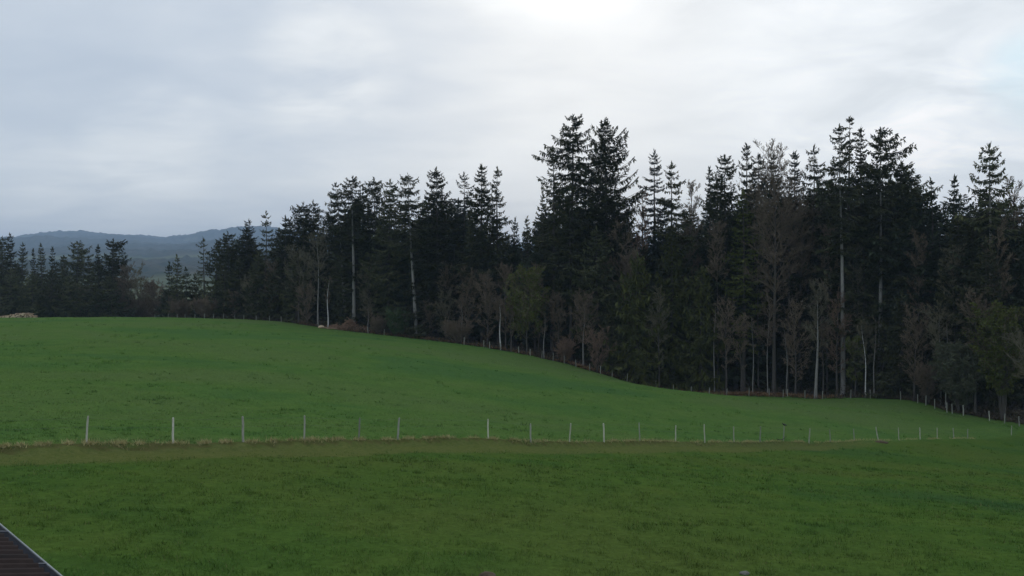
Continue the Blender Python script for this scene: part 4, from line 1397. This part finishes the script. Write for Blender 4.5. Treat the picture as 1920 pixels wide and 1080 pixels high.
def build_bird():
    i = NEAR.index(1470)
    p, lx, ly, h = near_tops[i]
    top = p + np.array([lx * h, ly * h, h])
    e = empty('bird', top, 'black bird perched on a thin fence post on the right half of the fence', 'bird', rz=.25)
    # continuous body: tail, rump, breast, neck, head along one spine
    S = np.array([[.26, 0, .035], [.18, 0, .055], [.10, 0, .085], [.02, 0, .11], [-.05, 0, .135], [-.10, 0, .165], [-.135, 0, .19], [-.165, 0, .20], [-.185, 0, .198]])
    R = np.array([.012, .030, .055, .072, .070, .052, .043, .034, .012])
    b = MB()
    b.path(S, R, 10)
    b.obj('body', M['feather'], e, True)
    k = MB()
    k.path(np.array([[-.18, 0, .198], [-.21, 0, .194], [-.245, 0, .182]]), [.014, .010, .002], 6)
    k.obj('beak', M['beak'], e)
    for sg in (-1, 1):
        w = MB()
        xs = np.linspace(-.06, .24, 9)
        up = .135 - .10 * (xs + .06) / .30 + .01 * np.sin((xs + .06) / .3 * np.pi)
        wd = .055 * np.sin(np.clip((xs + .08) / .33, 0, 1) * np.pi) ** .6 + .006
        pts = np.stack([xs, sg * (.066 - .15 * np.maximum(xs - .04, 0)), up], -1)
        A = pts + np.stack([0 * xs, 0 * xs - sg * .012, wd * .8], -1)
        Bv = pts - np.stack([0 * xs, 0 * xs, wd * .9], -1)
        v = np.concatenate([A, pts + [0, sg * .018, 0], Bv])
        n = len(xs)
        q = [[i_ + r * n, i_ + 1 + r * n, i_ + 1 + (r + 1) * n, i_ + (r + 1) * n] for r in (0, 1) for i_ in range(n - 1)]
        w.quads(v, q)
        w.obj('wing', M['feather'], e)
        g = MB()
        g.path(np.array([[.02, sg * .028, .05], [.015, sg * .03, .02], [.0, sg * .03, -.005]]), [.012, .006, .006], 6)
        g.obj('leg', M['beak'], e)


build_bird()


# ------------------------------------------------------------------ outbuilding roof at the lower left
def build_outbuilding():
    O = np.array([0, 0, CAMZ])
    A = O + ray(0, 985) * 6.0
    Bp = O + ray(112, 1080) * 5.1
    e_ = Bp - A
    e_ /= np.linalg.norm(e_)
    r_ = np.array([1.03, 1.0, -.307])
    r_ -= e_ * (r_ @ e_)
    r_ /= np.linalg.norm(r_)
    n_ = np.cross(e_, r_)
    if n_[2] < 0:
        n_ = -n_
    root = A.copy()
    root[2] = gz(A[0], A[1])
    ob = empty('outbuilding', root, 'low outbuilding with dark brown corrugated roof and pale gutter in the lower left corner', 'building')

    def w(s, t, h):      # metres along the eave from A, up the slope, above the sheet
        return A + e_ * s - r_ * t + n_ * h - root
    S = np.arange(-3.2, 2.6, .0125)
    T = np.array([.125, .6, 1.2, 1.8, 2.4, 3.2])
    v = []
    for t in T:
        for s in S:
            v.append(w(s, t, .055 + .016 * math.sin(s / .10 * 2 * math.pi)))
    n = len(S)
    q = [[i * n + j, i * n + j + 1, (i + 1) * n + j + 1, (i + 1) * n + j] for i in range(len(T) - 1) for j in range(n - 1)]
    m = MB()
    m.quads(v, q)
    # underside boarding gives the roof its thickness
    s0, s1, t0, t1 = S[0], S[-1], .14, 3.2
    cs = [w(s, t, h) for h in (-.03, .033) for s, t in ((s0, t0), (s1, t0), (s1, t1), (s0, t1))]
    m.quads(cs, [[0, 1, 2, 3], [4, 5, 6, 7], [0, 1, 5, 4], [1, 2, 6, 5], [2, 3, 7, 6], [3, 0, 4, 7]])
    m.obj('roof', M['roof'], ob)
    g = MB()
    a = np.linspace(0, math.pi, 11)
    SS = np.array([s0 - .05, s1 + .05])
    R = .075
    vo = [w(s, R - R * math.cos(x), -R * math.sin(x)) for s in SS for x in a]
    vi = [w(s, R - (R - .006) * math.cos(x), -(R - .006) * math.sin(x)) for s in SS for x in a]
    k = len(a)
    qo = [[j, j + 1, k + j + 1, k + j] for j in range(k - 1)]
    g.quads(vo, qo, 0)
    g.quads(vi, qo, 1)
    gut = g.obj('gutter', [M['gutter'], M['gutter_in']], ob, True)
    m = MB()
    m.path([w(s0 - .05, -.002, .004), w(0, -.002, .004), w(s1 + .05, -.002, .004)], .0065, 8)
    m.obj('rim', M['gutter'], gut, True)
    m = MB()
    for s in np.arange(s0 + .2, s1, .8):
        m.box(w(s, .075, .006), (.016, .148, .005), 0, np.stack([e_, -r_, n_], 1))
    m.obj('bracket', M['gutter_in'], gut)
    m = MB()
    for (p, q_) in (((s0 + .2, .45), (s1 - .2, .45)), ((s0 + .2, 3.0), (s1 - .2, 3.0)), ((s0 + .2, .45), (s0 + .2, 3.0)), ((s1 - .2, .45), (s1 - .2, 3.0))):
        a_, b_ = w(p[0], p[1], -.04), w(q_[0], q_[1], -.04)
        dd = (b_ - a_)[:2]
        nn = np.array([-dd[1], dd[0], 0]) / np.linalg.norm(dd) * .12
        lo = -.6
        vs = [a_ - nn, b_ - nn, b_ + nn, a_ + nn]
        ve = [np.array([p_[0], p_[1], lo]) for p_ in vs]
        m.quads(ve + vs, [[0, 1, 2, 3], [4, 5, 6, 7], [0, 1, 5, 4], [1, 2, 6, 5], [2, 3, 7, 6], [3, 0, 4, 7]])
    m.obj('wall', M['render'], ob)


build_outbuilding()


# ------------------------------------------------------------------ haze
def build_haze():
    m = bpy.data.materials.new('haze_air')
    m.use_nodes = True
    t = NT(m.node_tree)
    out = t.n('ShaderNodeOutputMaterial')
    v = t.n('ShaderNodeVolumePrincipled')
    v.inputs['Color'].default_value = (.56, .745, 1.0, 1)
    v.inputs['Density'].default_value = 1.5e-4
    t.l(v.outputs[0], out.inputs['Volume'])
    mb = MB()
    top = 420.0
    mb.box((0, 0, (top - 75) / 2), (21000, 21000, top + 75))
    o = mb.obj('haze', m)
    tag(o, 'thin blue haze lying over the valley and the far hills', 'haze', kind='stuff')


build_haze()
